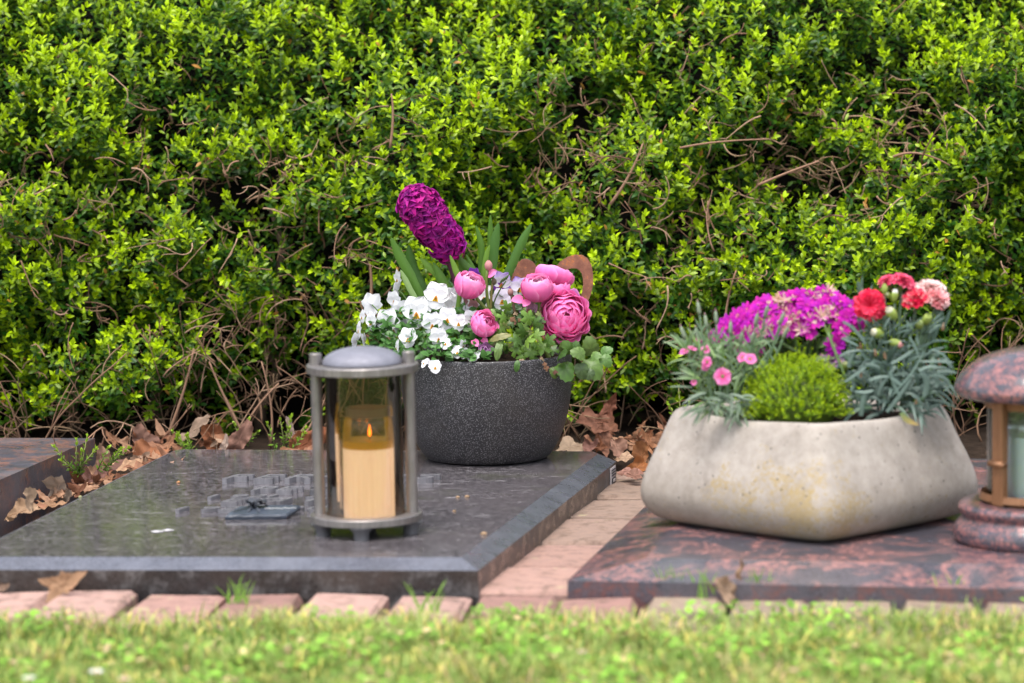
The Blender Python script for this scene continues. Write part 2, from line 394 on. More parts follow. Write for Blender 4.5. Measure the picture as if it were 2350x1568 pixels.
def numesh(name, V, Fq, C, m, parent=None, smooth=True):
    """V (n,3), Fq list of (k, idx array (m,k)), C (n,3)"""
    me = bpy.data.meshes.new(name); org = np.array(ORG[parent.name]) if parent is not None else np.zeros(3)
    me.vertices.add(len(V)); me.vertices.foreach_set('co', (V - org).astype(np.float32).ravel())
    tot = sum(f.size for f in Fq); nf = sum(len(f) for f in Fq)
    me.loops.add(tot); me.polygons.add(nf)
    me.loops.foreach_set('vertex_index', np.concatenate([f.ravel() for f in Fq]).astype(np.int32))
    sizes = np.concatenate([np.full(len(f), f.shape[1]) for f in Fq]); st = np.concatenate([[0], np.cumsum(sizes)[:-1]])
    me.polygons.foreach_set('loop_start', st.astype(np.int32))
    me.update(calc_edges=True)
    ca = me.color_attributes.new('Col', 'FLOAT_COLOR', 'POINT')
    ca.data.foreach_set('color', np.concatenate([C, np.ones((len(C), 1))], 1).astype(np.float32).ravel())
    if smooth: me.polygons.foreach_set('use_smooth', np.ones(nf, dtype=bool))
    me.materials.append(M[m]); o = bpy.data.objects.new(name, me); link(o)
    if parent is not None: o.parent = parent
    return o
def frame(pos, yaxis, zaxis):                  # matrix with local +Y along yaxis and +Z near zaxis
    y = Vector(yaxis).normalized(); z = Vector(zaxis); z = (z - y * z.dot(y))
    if z.length < 1e-4: z = Vector((0, 0, 1)) if abs(y.z) < .9 else Vector((1, 0, 0)); z = z - y * z.dot(y)
    z.normalize(); x = y.cross(z)
    return Matrix(((x.x, y.x, z.x, pos[0]), (x.y, y.y, z.y, pos[1]), (x.z, y.z, z.z, pos[2]), (0, 0, 0, 1)))
def bez(p0, p1, p2, n=8):
    p0, p1, p2 = Vector(p0), Vector(p1), Vector(p2)
    return [p0 * (1 - t) ** 2 + p1 * 2 * t * (1 - t) + p2 * t * t for t in [i / (n - 1) for i in range(n)]]
def jc(c, a=.12): k = 1 + random.uniform(-a, a); return tuple(x * k for x in c)
U = random.uniform

# ------------------------------------------------------------ ground
def terr(x, y): 
    s = min(1, max(0, (y - 4.74) / .12)); s = s * s * (3 - 2 * s)
    base = -.034 if 3.80 < y < 4.70 else -.014
    return base + .030 * s * (1 if y < 6.6 else max(0, 1 - (y - 6.6)))
xs = [-60, -20, -8, -4] + [i * .1 for i in range(-30, 31)] + [4, 8, 20, 60]
ys = [-60, -20, -5, 0, 2] + [3 + i * .06 for i in range(60)] + [7, 8, 12, 25, 60, 120]
g = MB(); vs = [(x, y, terr(x, y) + (.004 * mnoise.noise(Vector((x * 6, y * 6, 0))))) for x in xs for y in ys]; ny = len(ys)
g.add(vs, [(i * ny + j, (i + 1) * ny + j, (i + 1) * ny + j + 1, i * ny + j + 1) for i in range(len(xs) - 1) for j in range(ny - 1)], (.1, .08, .05))
tag(g.build('ground', 'ground', loc=(0, 0, 0)), kind='structure')

AZ = math.atan((2780 - 1175) / F)            # heading of the graves' long edges
EY = Vector((math.sin(AZ), math.cos(AZ), 0))
# brick edging row and the brick path between the graves
pv = MB()
BC = [(.29, .175, .15), (.33, .215, .185), (.25, .145, .125), (.32, .23, .18), (.28, .2, .155)]
for i in range(-5, 17):
    x = 150 + 192.6 * i
    p = az(x, 1357 + .0062 * (x - 0), 0); q = az(x + 192.6, 1357 + .0062 * (x + 192.6), 0)
    wv = (q - p); wd = wv.length; c = (p + q) / 2 - EY * .098
    right = i > 6
    col = jc(random.choice(BC[:3]) if not right else (.24, .185, .14), .1)
    pv.box((c.x, c.y, -.03 + U(-.002, .001)), (wd - .008, .190, .06), col, rz=math.atan2(wv.y, wv.x) + U(-.02, .02), ch=.006, jit=.003)
# path
jy = [1361, 1300, 1245, 1192, 1143, 1099, 1058, 1020]
for k in range(len(jy) - 1):
    yy = (jy[k] + jy[k + 1]) / 2
    a = az(1185 + (1361 - yy) * 1.1, yy, 0); b0 = az(1185, jy[k], 0).y; b1 = az(1185, jy[k + 1], 0).y
    pv.box((a.x + .010, (b0 + b1) / 2, -.03 + U(-.002, .002)), (.150, b1 - b0 - .013, .06), jc(((.25, .18, .145), (.20, .145, .115), (.27, .19, .155))[k % 3] if k > 1 else (.30, .19, .16), .1), rz=-.07 + U(-.015, .015), ch=.005, jit=.002)
tag(pv.build('brick_paving', 'brick', loc=(0, 3.9, 0), smooth=False), kind='structure')

# ------------------------------------------------------------ grave slabs
def inset(P, d):
    n = len(P); out = []
    for i in range(n):
        a, b, c = P[i - 1], P[i], P[(i + 1) % n]
        e1 = (b - a).normalized(); e2 = (c - b).normalized(); n1 = Vector((-e1.y, e1.x, 0)); n2 = Vector((-e2.y, e2.x, 0))
        m = (n1 + n2); m.normalize(); out.append(b + m * (d / max(.3, m.dot(n1))))
    return out
def slab(P, z0, z1, z2, ins, name, m, mside, label, cat='gravestone', mbev=None):
    P = [Vector((p.x, p.y, 0)) for p in P]; I = inset(P, ins) if ins else None; C = sum(P, Vector()) / len(P)
    root = thing(name, (C.x, C.y, z0), label, cat)
    mb = MB(); n = len(P)
    vs = [(p.x, p.y, z0) for p in P] + [(p.x, p.y, z1) for p in P]
    mb.add(vs, [tuple(range(n))[::-1]] + [(i, (i + 1) % n, n + (i + 1) % n, n + i) for i in range(n)], (.1, .1, .1))
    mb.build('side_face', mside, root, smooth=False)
    mb = MB()
    if ins:
        mb.add([(p.x, p.y, z1) for p in P] + [(p.x, p.y, z2) for p in I], [(i, (i + 1) % n, n + (i + 1) % n, n + i) for i in range(n)], (.1, .1, .1))
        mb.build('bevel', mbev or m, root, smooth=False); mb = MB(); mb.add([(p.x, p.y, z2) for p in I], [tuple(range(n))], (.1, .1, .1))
    else: mb.add([(p.x, p.y, z1) for p in P], [tuple(range(n))], (.1, .1, .1))
    o = mb.build('top_face', m, root, smooth=False)
    return root
ZL, ZR, ZW = .035, .027, .051
PL = [az(-145, 1308, .024), az(1098, 1310, .024), az(1414, 1060, .024), az(1392, 1049, .024), az(415, 1044, .024), az(368, 1049, .024)]
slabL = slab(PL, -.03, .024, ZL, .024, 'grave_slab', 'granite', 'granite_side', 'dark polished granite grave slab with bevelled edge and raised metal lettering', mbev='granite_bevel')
PR = [az(1302, 1333, .016), az(2950, 1364, .016), az(3250, 1075, .016), az(1600, 1048, .016)]
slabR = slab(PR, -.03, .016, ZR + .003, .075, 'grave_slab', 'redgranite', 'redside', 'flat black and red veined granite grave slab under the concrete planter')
PW = [az(-1000, 1225, ZW), az(-262, 1216, ZW), az(218, 1006, ZW), az(-600, 1002, ZW)]
slab(PW, -.03, ZW, ZW, 0, 'grave_slab', 'redold', 'redold', 'thick weathered red granite grave slab at the left with square edges')

# mason's plate on the slab's right side, near its back corner
a = PL[1]; b = PL[2]; ed = (b - a); ed.z = 0; ln = ed.length; ed.normalize(); nrm = Vector((ed.y, -ed.x, 0))
pl = MB()
def plate(u0, u1, v0, v1, off, col):
    q = []
    for u, v in ((u0, v0), (u1, v0), (u1, v1), (u0, v1)):
        p = a + ed * (ln - .048 + u) + nrm * off; q.append((p.x, p.y, v))
    pl.poly(q, .001, col, nrm)
plate(0, .036, -.002, .021, .0003, (.5, .46, .45))
for v in (.017, .0135, .010): plate(.006, .031, v, v + .0014, .0014, (.05, .045, .05))
plate(.008, .028, -.001 + .001, .007, .0014, (.05, .045, .05))
plate(.012, .024, .002, .0055, .0022, (.5, .46, .45))
pl.build('maker_plate', 'paint', slabL, smooth=False)

# raised lettering
c1 = crop(400, 1140, .3064)
def letters(txt, x, y, x1, h, hz, adv, skip=()):
    p0 = az(*c1(x, y), ZL); p1 = az(*c1(x1, y - 3), ZL); ex = (p1 - p0); ex.z = 0; ex.normalize()
    cur = 0.
    for ch in txt:
        if ch != ' ':
            cu = bpy.data.curves.new('letter', 'FONT'); cu.body = ch; cu.size = 1; cu.extrude = .5; cu.offset = .004
            to = bpy.data.objects.new('letter_tmp', cu); link(to); bpy.context.view_layer.update()
            me = bpy.data.meshes.new_from_object(to.evaluated_get(bpy.context.evaluated_depsgraph_get())); bpy.data.objects.remove(to)
            arr = np.zeros(len(me.vertices) * 3); me.vertices.foreach_get('co', arr); arr = arr.reshape(-1, 3)
            x0_ = arr[:, 0].min(); wch = arr[:, 0].max() - x0_; hh = max(arr[:, 1].max(), .6); sy = h / .72; sx = sy * (1.0 if ch in 'I' else (1.3 if ch.isdigit() else 1.12))
            org = Vector(ORG[slabL.name]); out = []
            for vx, vy, vz in arr:
                top = vz > 0
                k = .90 if top else 1.0                      # slightly chamfered top
                lx = (vx - x0_) * sx + cur
                p = p0 + ex * (lx + vy * sy * .26) + EY * (vy * sy)
                out.append((p.x - org.x, p.y - org.y, ZL + (hz if top else -.0005) - org.z))
            me.vertices.foreach_set('co', np.array(out).ravel()); me.materials.clear(); me.materials.append(M['letter']); me.update()
            o = bpy.data.objects.new('letter', me); link(o); o.parent = slabL
            md = o.modifiers.new('edge', 'BEVEL'); md.width = .0009; md.segments = 2; md.limit_method = 'ANGLE'; md.angle_limit = R_(50)
        cur += adv
letters('FERNERS', 505, 230, 2270, .040, .0072, .0405)
letters('PETER', 738, 320, 1600, .033, .0065, .0315)
letters('1921 2013', 385, 368, 1500, .024, .005, .0245)
letters('EOIF', 495, 416, 1400, .032, .0065, .0345)
letters('1922 2022', 125, 470, 1300, .025, .005, .0262)

# ------------------------------------------------------------ small slate with bow
p = az(*c1(842, 498), ZL); sx = pm(p.y)
sr = thing('memorial_slate', (p.x, p.y, ZL), 'small blue grey slate tablet with black ribbon bow lying below the lettering', 'memorial plaque')
mb = MB(); A_, B_ = 0.037, .027
out = []
for k in range(28):
    t = k / 28 * 4; s_ = int(t); f = t - s_
    cx, cy = [(-1 + 2 * f, -1), (1, -1 + 2 * f), (1 - 2 * f, 1), (-1, 1 - 2 * f)][s_]
    out.append(Vector((p.x, p.y, ZL)) + Vector((cx * A_ + .0015 * U(-1, 1) + cy * .008, cy * B_ * .8 + .0012 * U(-1, 1), 0)))
for lev, (z0, k0, z1, k1) in enumerate([(.0005, .975, .004, 1.0), (.004, 1.0, .0065, .95)]):
    n = len(out); c = p
    mb.add([(c.x + (q.x - c.x) * k0, c.y + (q.y - c.y) * k0, ZL + z0 + (q.y - p.y) * .10 + .002) for q in out] + [(c.x + (q.x - c.x) * k1, c.y + (q.y - c.y) * k1, ZL + z1 + (q.y - p.y) * .10 + .002 + U(-.0006, .0006)) for q in out],
           [(i, (i + 1) % n, n + (i + 1) % n, n + i) for i in range(n)] + ([tuple(range(n, 2 * n))] if lev else [tuple(range(n))[::-1]]), (.1, .1, .1))
mb.build('tablet', 'slate', sr, smooth=False)
mb = MB(); bc = az(*c1(700, 430), ZL + .024)
bc = Vector((bc.x + .002, p.y + .012, ZL + .011))
for k in range(16):
    a0 = U(0, 6.28); d = Vector((math.cos(a0) * .017, math.sin(a0) * .008, U(.000, .007)))
    mb.ribbon(bez(bc, bc + d * 1.0 + Vector((0, 0, .004)), bc + d * .5 + Vector((U(-.008, .008), U(-.006, .006), U(-.001, .003))), 7), .006, (U(-1, 1), U(-1, 1), 1), random.choice([(.02, .022, .03), (.05, .055, .07), (.10, .11, .13)]), .3)
for dx in (-.018, -.004, .006): mb.ribbon(bez(bc, bc + Vector((dx, -.010, .0005)), Vector((bc.x + dx * 1.3, bc.y - .024, ZL + .0082)), 6), .003, (0, 0, 1), (.08, .09, .11), .1)
mb.build('ribbon', 'blade', sr)
mb = MB()
for k in range(12):
    q = Vector((p.x + .002 + k * .0032, p.y + .002 + .003 * math.sin(k * 2), ZL + .0094))
    mb.tube(bez(q, q + Vector((.001, .004, .0007)), q + Vector((.003, U(-.002, .004), .0003)), 4), .00035, 4, (.6, .6, .62))
mb.build('writing', 'white', sr)
# ------------------------------------------------------------ steel lantern with candle
c2 = crop(740, 840, .3444)
bc = az(842, 1222, ZL); LX, LY = bc.x, bc.y
lant = thing('grave_lantern', (LX, LY, ZL), 'round steel grave lantern with smoked glass and domed lid standing on the dark slab', 'lantern')
def zf(py, Y=LY): return ay(842, py, Y).z
zr1 = zf(1176); zr0 = zr1 - .009; zt1 = zf(834); zt0 = zt1 - .0095; RR = .0655
mb = MB(); mb.lathe([(.047, zr0), (RR - .001, zr0), (RR, zr0 + .001), (RR, zr1 - .001), (RR - .001, zr1), (.047, zr1), (.047, zr0)], (LX, LY, 0), 64); mb.build('base_ring', 'steel', lant, split=35)
mb = MB(); mb.lathe([(.0, zt0), (RR - .001, zt0), (RR, zt0 + .001), (RR, zt1 - .001), (RR - .001, zt1), (.0, zt1)], (LX, LY, 0), 64); mb.build('top_plate', 'steel', lant, split=35)
zd = .019; mb = MB(); mb.lathe([(.047 * math.sin(a), zt1 + .001 + zd * (math.cos(a) ** 1.0)) for a in [R_(x) for x in range(90, -1, -6)]], (LX, LY, 0), 56); mb.build('dome_lid', 'zinc', lant)
for s_ in (-1, 1):
    px = LX + s_ * .054; mb = MB(); r = .0066
    mb.lathe([(0, zr1), (r, zr1), (r, zt0), (0, zt0)], (px, LY - .004, 0), 24); post = mb.build('post', 'steel', lant, split=35)
    mb = MB(); r = .0074; mb.lathe([(0, zt1), (r, zt1), (r, zt1 + .0125), (r - .001, zt1 + .0135), (0, zt1 + .0135)], (px, LY - .004, 0), 24); mb.build('post_cap', 'steel', lant, split=35)
for dx, dy in ((-.050, -.018), (-.004, -.056), (.052, -.016), (.0, .05)):
    mb = MB(); mb.lathe([(0, ZL), (.0085, ZL), (.0092, zr0 - .006), (.0145, zr0), (0, zr0)], (LX + dx, LY + dy, 0), 20); mb.build('foot', 'foot', lant, split=40)
mb = MB(); mb.lathe([(.0455, zr0 + .002), (.0442, zt0)], (LX, LY, 0), 64); mb.build('glass', 'smoke', lant)
mb = MB(); mb.lathe([(0, zr0 + .0005), (.0465, zr0 + .0005), (.0465, zr0 + .003), (0, zr0 + .003)], (LX, LY, 0), 40); mb.build('floor_plate', 'foot', lant, split=40)
lant.rotation_euler = (0, R_(-.5), 0)
cz = zr0 + .003
can = thing('grave_candle', (LX, LY, cz), 'tall cream candle with small orange flame burning inside the steel lantern', 'candle')
CXo, cr = LX + .0035, .0300
wz = ay(842, 1026, LY).z; oz = ay(842, 1008, LY).z; nz = ay(842, 958, LY).z; jz = ay(842, 943, LY).z
mb = MB(); mb.lathe([(0, cz), (cr, cz), (cr, wz), (0, wz)], (CXo, LY, 0), 40); mb.build('wax', 'wax', can, split=40)
mb = MB(); mb.lathe([(cr - .0002, wz), (cr - .0002, oz), (0, oz)], (CXo, LY, 0), 40); mb.build('melted_layer', 'oil', can, split=40)
mb = MB(); mb.lathe([(cr + .0008, cz), (cr + .0008, wz), (cr + .0008, oz), (cr + .0008, nz - .004), (cr, nz - .001), (cr - .002, nz), (cr - .004, nz + .0005), (cr - .0045, nz + .003), (cr - .0045, jz)], (CXo, LY, 0), 40); mb.build('jar', 'clear', can, split=25)
mb = MB(); mb.lathe([(cr - .004, nz + .002), (cr - .004, jz + .004), (cr - .006, jz + .0045), (cr - .006, nz + .002)], (CXo, LY, 0), 40); mb.build('jar_lid', 'candlelid', can, split=30)
fz = ay(842, 997, LY).z
mb = MB(); mb.lathe([(0, fz - .003), (.0016, fz), (.0019, fz + .003), (.0011, fz + .008), (0, fz + .013)], (CXo + .002, LY - .004, 0), 12); mb.build('flame', 'flame', can)
mb = MB(); mb.tube([(CXo + .002, LY - .004, oz), (CXo + .002, LY - .004, fz)], .0006, 6, (.02, .02, .02)); mb.build('wick', 'paint', can)

# ------------------------------------------------------------ charcoal bowl
bp = az(1119, 1051, ZL); BX, BY = bp.x, bp.y
bowl = thing('planter_bowl', (BX, BY, ZL), 'round charcoal speckled bowl planter filled with spring flowers on the dark slab', 'flower pot')
zrim = ay(1119, 830, BY - .11).z; H = zrim - ZL
mb = MB(); prof = [(0, .001), (.078, .001), (.083, .004), (.093, .018), (.1015, .036), (.108, .058), (.1125, .082), (.1140, .105), (.1140, H - .004), (.1132, H - .001), (.1115, H), (.1095, H - .001), (.1085, H - .006), (.106, H - .03)]
# smooth the profile
def smooth_prof(P, k=3):
    for _ in range(k):
        Q = [P[0]]
        for i in range(len(P) - 1):
            a, b = P[i], P[i + 1]; Q += [(a[0] * .75 + b[0] * .25, a[1] * .75 + b[1] * .25), (a[0] * .25 + b[0] * .75, a[1] * .25 + b[1] * .75)]
        P = Q + [P[-1]]
    return P
mb.lathe([(r, z + ZL) for r, z in smooth_prof(prof, 2)], (BX, BY, 0), 96); mb.build('bowl', 'bowl', bowl)
mb = MB(); mb.grid(lambda u, v: Vector((BX + math.cos(u * 6.28318) * v * .108, BY + math.sin(u * 6.28318) * v * .108, zrim - .010 + .016 * (1 - v * v) + .003 * mnoise.noise(Vector((u * 9, v * 7, 0))))), 32, 8, (.1, .1, .1), True)
mb.build('soil', 'soil', bowl)

# ------------------------------------------------------------ concrete planter
pc = az(1848, 1160, ZR); QX = pc.x - .006; QY = az(1855, 1252, ZR).y + .165
conc = thing('concrete_planter', (QX, QY, ZR), 'wide pale concrete planter shaped like a cushion with ochre lichen, on the veined slab', 'flower pot')
zt = ay(1848, 940, QY).z - ZR
prof = [(.0, .001), (.125, .001), (.160, .003), (.181, .009), (.194, .020), (.2005, .034), (.199, .050), (.1895, .074), (.178, .095), (.165, zt - .012), (.158, zt - .002), (.152, zt), (.146, zt - .002), (.141, zt - .010), (.14, zt - .03)]
PS = smooth_prof(prof, 2)
def sq(u, r, z):
    a = u * 2 * math.pi; c, s_ = math.cos(a), math.sin(a); k = min(1, max(0, z / zt)); p_ = 1.05 + .10 * k
    q = (abs(c) ** p_ + abs(s_) ** p_) ** (-1 / p_); 
    q2 = r * 1.035 * q
    # rounded tips at the four corners
    tip = 1 - .03 * max(0, 1 - min(abs(c), abs(s_)) * 7) ** 1.5
    dz = 0
    if r > .1: dz = .004 * (max(abs(c), abs(s_)) ** 8) * k
    return Vector((QX + c * q2 * tip, QY + s_ * q2 * tip * 1.0, ZR + z + dz))
mb = MB(); n = 128; vs = []
for r, z in PS: vs += [sq(j / n, r, z) for j in range(n)]
mb.add(vs, [(i * n + j, i * n + (j + 1) % n, (i + 1) * n + (j + 1) % n, (i + 1) * n + j) for i in range(len(PS) - 1) for j in range(n)], (.5, .5, .5))
mb.build('pot', 'concrete', conc)
mb = MB(); mb.grid(lambda u, v: sq(u, .142 * v, zt - .012) + Vector((0, 0, .008 * (1 - v) + .003 * mnoise.noise(Vector((u * 9, v * 7, 0))))), 40, 8, (.1, .1, .1), True); mb.build('soil', 'soil', conc)

# ------------------------------------------------------------ granite and bronze lantern
lc = az(2388, 1245, ZR); GX, GY = lc.x, lc.y
gl = thing('grave_lantern', (GX, GY, ZR), 'large granite and bronze grave lantern with mushroom shaped stone roof at the right edge', 'lantern')
zz = lambda py: ay(2300, py, GY).z
zb = zz(1207); 
mb = MB(); RB = .1005
prof = [(0, ZR), (.088, ZR), (.097, ZR + .004), (RB, ZR + .012), (.0985, ZR + .022), (.091, ZR + .029), (.0885, ZR + .033), (.092, ZR + .037), (.0945, ZR + .042), (.092, ZR + .047), (.085, ZR + .0485), (0, ZR + .0485)]
mb.lathe(smooth_prof(prof, 2), (GX, GY, 0), 96); mb.build('base', 'redlamp', gl); ztb = ZR + .0485
zc = zz(905); mb = MB()
prof = [(0, zc - .003), (.085, zc - .003), (.094, zc - .001), (.0985, zc + .006), (.097, zc + .014), (.088, zc + .028), (.070, zc + .041), (.045, zc + .050), (.02, zc + .054), (0, zc + .0545)]
mb.lathe(smooth_prof(prof, 2), (GX, GY, 0), 96); mb.build('roof', 'redlamp', gl)
z1, z2, z3 = zz(1152), ztb, zz(932)
rg = .062
for a0 in (0, 90, 180, 270):
    A0, A1 = R_(a0 - 45 + 7 - 8), R_(a0 + 45 - 7 - 8)
    mb = MB(); mb.lathe([(rg + .004, ztb + .002), (rg + .008, ztb + .004), (rg + .006, ztb + .012), (rg + .001, z1), (rg - .003, z1), (rg - .003, ztb + .002), (rg + .004, ztb + .002)], (GX, GY, 0), 16, ang=(A0, A1)); mb.build('bottom_rail', 'bronze', gl, split=40)
    mb = MB(); mb.lathe([(rg - .002, z3), (rg + .002, z3), (rg + .003, zc - .003), (rg - .002, zc - .003), (rg - .002, z3)], (GX, GY, 0), 16, ang=(A0, A1)); mb.build('top_rail', 'bronze', gl, split=40)
    mb = MB(); mb.lathe([(rg - .001, z1 - .001), (rg - .001, z3 + .001)], (GX, GY, 0), 16, ang=(A0, A1)); mb.build('glass_pane', 'clear', gl)
    ap = R_(a0 - 45 - 8); px, py = GX + math.cos(ap) * (rg + .003), GY + math.sin(ap) * (rg + .003)
    mb = MB(); mb.box((px, py, (ztb + zc) / 2 - .0015), (.011, .0165, zc - ztb - .003), (.3, .2, .1), rz=ap + R_(0), ch=.0); pst = mb.build('post', 'bronze', gl, smooth=False)
    pst.modifiers.new('b', 'BEVEL').width = .0015
    mb = MB(); zo = zz(1052); ex, ey = math.cos(ap), math.sin(ap)
    mb.box((px + ex * .004, py + ey * .004, zo), (.012, .021, .007), (.3, .2, .1), rz=ap, ch=.002); mb.tube(bez((px + ex * .006 + ey * .008, py + ey * .006 - ex * .008, zo - .001), (px + ex * .010 + ey * .002, py, zo - .004), (px + ex * .008 - ey * .014, py + ey * .008 + ex * .014, zo), 6), .0022, 6, (.3, .2, .1))
    mb.build('knot_ornament', 'bronze', gl)
gc = thing('grave_candle', (GX, GY, ztb), 'pale grey green glass candle jar inside the granite and bronze lantern', 'candle')
zj = zz(985)
mb = MB(); mb.lathe([(0, ztb + .001), (.046, ztb + .001), (.046, zj - .006), (.0, zj - .006)], (GX, GY, 0), 40); mb.build('wax', 'mist', gc, split=40)
mb = MB(); mb.lathe([(.049, ztb + .001), (.050, zj), (.050, zj + .013), (.048, zj + .014), (.047, zj)], (GX, GY, 0), 40); mb.build('jar', 'pale', gc)

# ------------------------------------------------------------ rusty heart
c3 = crop(1180, 600, .2296)
HY = BY + .062
ht = thing('metal_heart', (ay(*c3(850, 900), HY).x, HY, zrim), 'rusty brown cut steel heart standing behind the pink flowers in the charcoal bowl', 'garden ornament')
mb = MB()
lp = [(715, 300), (660, 235), (600, 207), (545, 210), (505, 245), (470, 320), (430, 410), (420, 520), (470, 680), (620, 880), (860, 1180), (880, 1060), (760, 820), (730, 600), (730, 420)]
mb.poly([ay(*c3(x, y), HY) for x, y in lp], .003, (.3, .1, .05), (0, -1, 0))
rp_o = [(905, 300), (960, 235), (1040, 185), (1120, 160), (1200, 163), (1260, 200), (1300, 270), (1318, 370), (1318, 480), (1295, 590), (1250, 690), (1150, 850), (1000, 1050), (860, 1180)]
rp_i = [(930, 395), (975, 355), (1030, 322), (1080, 308), (1130, 308), (1165, 325), (1190, 360), (1205, 410), (1210, 480), (1200, 560), (1170, 650), (1080, 790), (960, 960), (880, 1060)]
o_ = [ay(*c3(x, y), HY) for x, y in rp_o]; i_ = [ay(*c3(x, y), HY) for x, y in rp_i]; n = len(o_); dv = Vector((0, -.003, 0))
vs = o_ + i_ + [p + dv for p in o_] + [p + dv for p in i_]; fs = []
for i in range(n - 1): fs += [(i, i + 1, n + i + 1, n + i), (2 * n + i, 3 * n + i, 3 * n + i + 1, 2 * n + i + 1), (i, 2 * n + i, 2 * n + i + 1, i + 1), (n + i, n + i + 1, 3 * n + i + 1, 3 * n + i)]
fs += [(0, n, 3 * n, 2 * n)]
mb.add(vs, fs, (.3, .1, .05)); mb.build('heart_plate', 'rust', ht, smooth=False)
mb = MB(); b0 = ay(*c3(860, 1170), HY); mb.tube([b0 + Vector((0, -.0015, 0)), Vector((b0.x, HY - .0015, zrim - .03))], .003, 8, (.3, .1, .05)); mb.build('spike', 'rust', ht)

# ------------------------------------------------------------ hyacinth
c4 = crop(940, 440, .2041); YH = BY - .005
base = ay(*c4(1020, 1640), YH)
hy = thing('hyacinth', (base.x, YH, zrim), 'tall hyacinth with leaning purple magenta flower spike and broad strap leaves', 'flower')
top = ay(*c4(385, 195), YH - .01); bot = ay(*c4(960, 930), YH - .005); axis = (top - bot); LN = axis.length; axd = axis.normalized()
mb = MB()
sx_ = axd.cross(Vector((0, -1, 0))).normalized(); sy_ = axd.cross(sx_)
GA = 2.399963
nfl = 150
for k in range(nfl):
    t = (k + .5) / nfl; a = k * GA + U(-.25, .25)
    # thick in the middle, rounded at the top, loose at the bottom
    if t > .72: rr = .0285 * math.sqrt(max(.02, 1 - ((t - .72) / .30) ** 2))
    else: rr = .0285 * (.60 + .40 * math.sin(t / .72 * math.pi / 2))
    radial = (sx_ * math.cos(a) + sy_ * math.sin(a))
    tilt = (t - .45) * 1.5 + (.9 if t > .92 else 0)
    out = (radial + axd * max(-.5, tilt)).normalized()
    cen = bot + axd * (LN * t * 1.0) + radial * (rr * (.80 if t < .9 else .8)) * (1 + U(-.10, .16))
    if t < .20 and k % 2: cen += radial * .003 + Vector((0, 0, -.004 * random.random()))
    inner = bot + axd * (LN * t * .95 - .004)
    br = U(.6, 1.25); warm = U(0, 1)
    c_in = (.07 * br, .002, .10 * br); c_out = ((.46 + .24 * warm) * br, .018 * br, (.36 - .06 * warm) * br)
    mb.tube(bez(inner + radial * .004, inner + radial * rr * .5, cen, 4), [.0025, .003, .0028, .0036], 6, (.10, .01, .24), cap=False)
    x_ = out.cross(axd).normalized() if out.cross(axd).length > .1 else sx_; y_ = out.cross(x_); off = U(0, 1)
    for j in range(6):
        b_ = off + j * math.pi / 3; rd = x_ * math.cos(b_) + y_ * math.sin(b_)
        dirp = (rd + out * (.55 if j % 2 else .75)).normalized()
        mb.petal(frame(cen, dirp, out), U(.0105, .0135), .0072, c_in, c_out, cup=.38, curl=-.7, ruf=.18, prof='oval', nu=6, nv=4)
mb.build('flower_spike', 'petal', hy)
mb = MB(); mb.tube(bez(bot + axd * LN * .8, bot - axd * .03, Vector((base.x + .005, YH, zrim - .01)), 10), .0048, 8, (.13, .035, .07)); mb.build('stem', 'blade', hy)
GL = (.075, .17, .02); GLt = (.13, .25, .03)
for pts, wpx, yy, cc in [
    ([(185, 755), (290, 985), (430, 1230), (640, 1640)], 120, -.02, GL), ([(400, 850), (440, 1120), (600, 1450), (760, 1700)], 150, .0, (.05, .13, .018)),
    ([(300, 1150), (370, 1290), (460, 1460), (640, 1700)], 70, -.03, (.22, .33, .12)), ([(545, 1010), (660, 1120), (790, 1260), (900, 1600)], 95, -.01, GLt),
    ([(700, 1060), (800, 1250), (900, 1450), (960, 1700)], 110, -.015, GL), ([(905, 970), (975, 1150), (1030, 1330), (1000, 1650)], 75, -.03, GLt),
    ([(1000, 980), (1080, 1080), (1180, 1200), (1250, 1500)], 100, .01, GL), ([(1100, 960), (1160, 1080), (1220, 1200), (1280, 1500)], 60, .02, GL),
    ([(1222, 605), (1285, 840), (1290, 1100), (1270, 1500)], 82, .03, GL), ([(1500, 575), (1450, 830), (1420, 1100), (1330, 1500)], 125, .02, (.06, .15, .025)),
    ([(1402, 475), (1400, 700), (1390, 1000), (1330, 1500)], 72, .045, GL), ([(1392, 845), (1350, 980), (1320, 1200), (1300, 1500)], 65, .01, GLt),
    ([(1905, 585), (1780, 820), (1620, 1180), (1450, 1600)], 112, .03, (.06, .15, .02)), ([(890, 500), (960, 640), (1010, 900), (1060, 1300)], 70, .035, GL)]:
    P = [ay(*c4(x, y), YH + yy) for x, y in pts]
    Q = []
    for i in range(len(P) - 1):
        for t in range(5):
            f = t / 5; p0, p1, p2, p3 = P[max(i - 1, 0)], P[i], P[i + 1], P[min(i + 2, len(P) - 1)]
            Q.append(.5 * ((2 * p1) + (p2 - p0) * f + (2 * p0 - 5 * p1 + 4 * p2 - p3) * f * f + (3 * p1 - p0 - 3 * p2 + p3) * f ** 3))
    Q.append(P[-1]); wm = wpx * .2041 * .918 / pm(YH)
    ws = [wm * (min(1, .20 + (i / 5.5)) if i < 5 else 1) * (1 if i < len(Q) - 5 else .8) for i in range(len(Q))]; ws[0] = wm * .12
    mb = MB(); mb.ribbon(Q, ws, (0, -1, .25), tuple(c * 1.25 for c in cc), -.22, cc); mb.build('leaf', 'blade', hy)

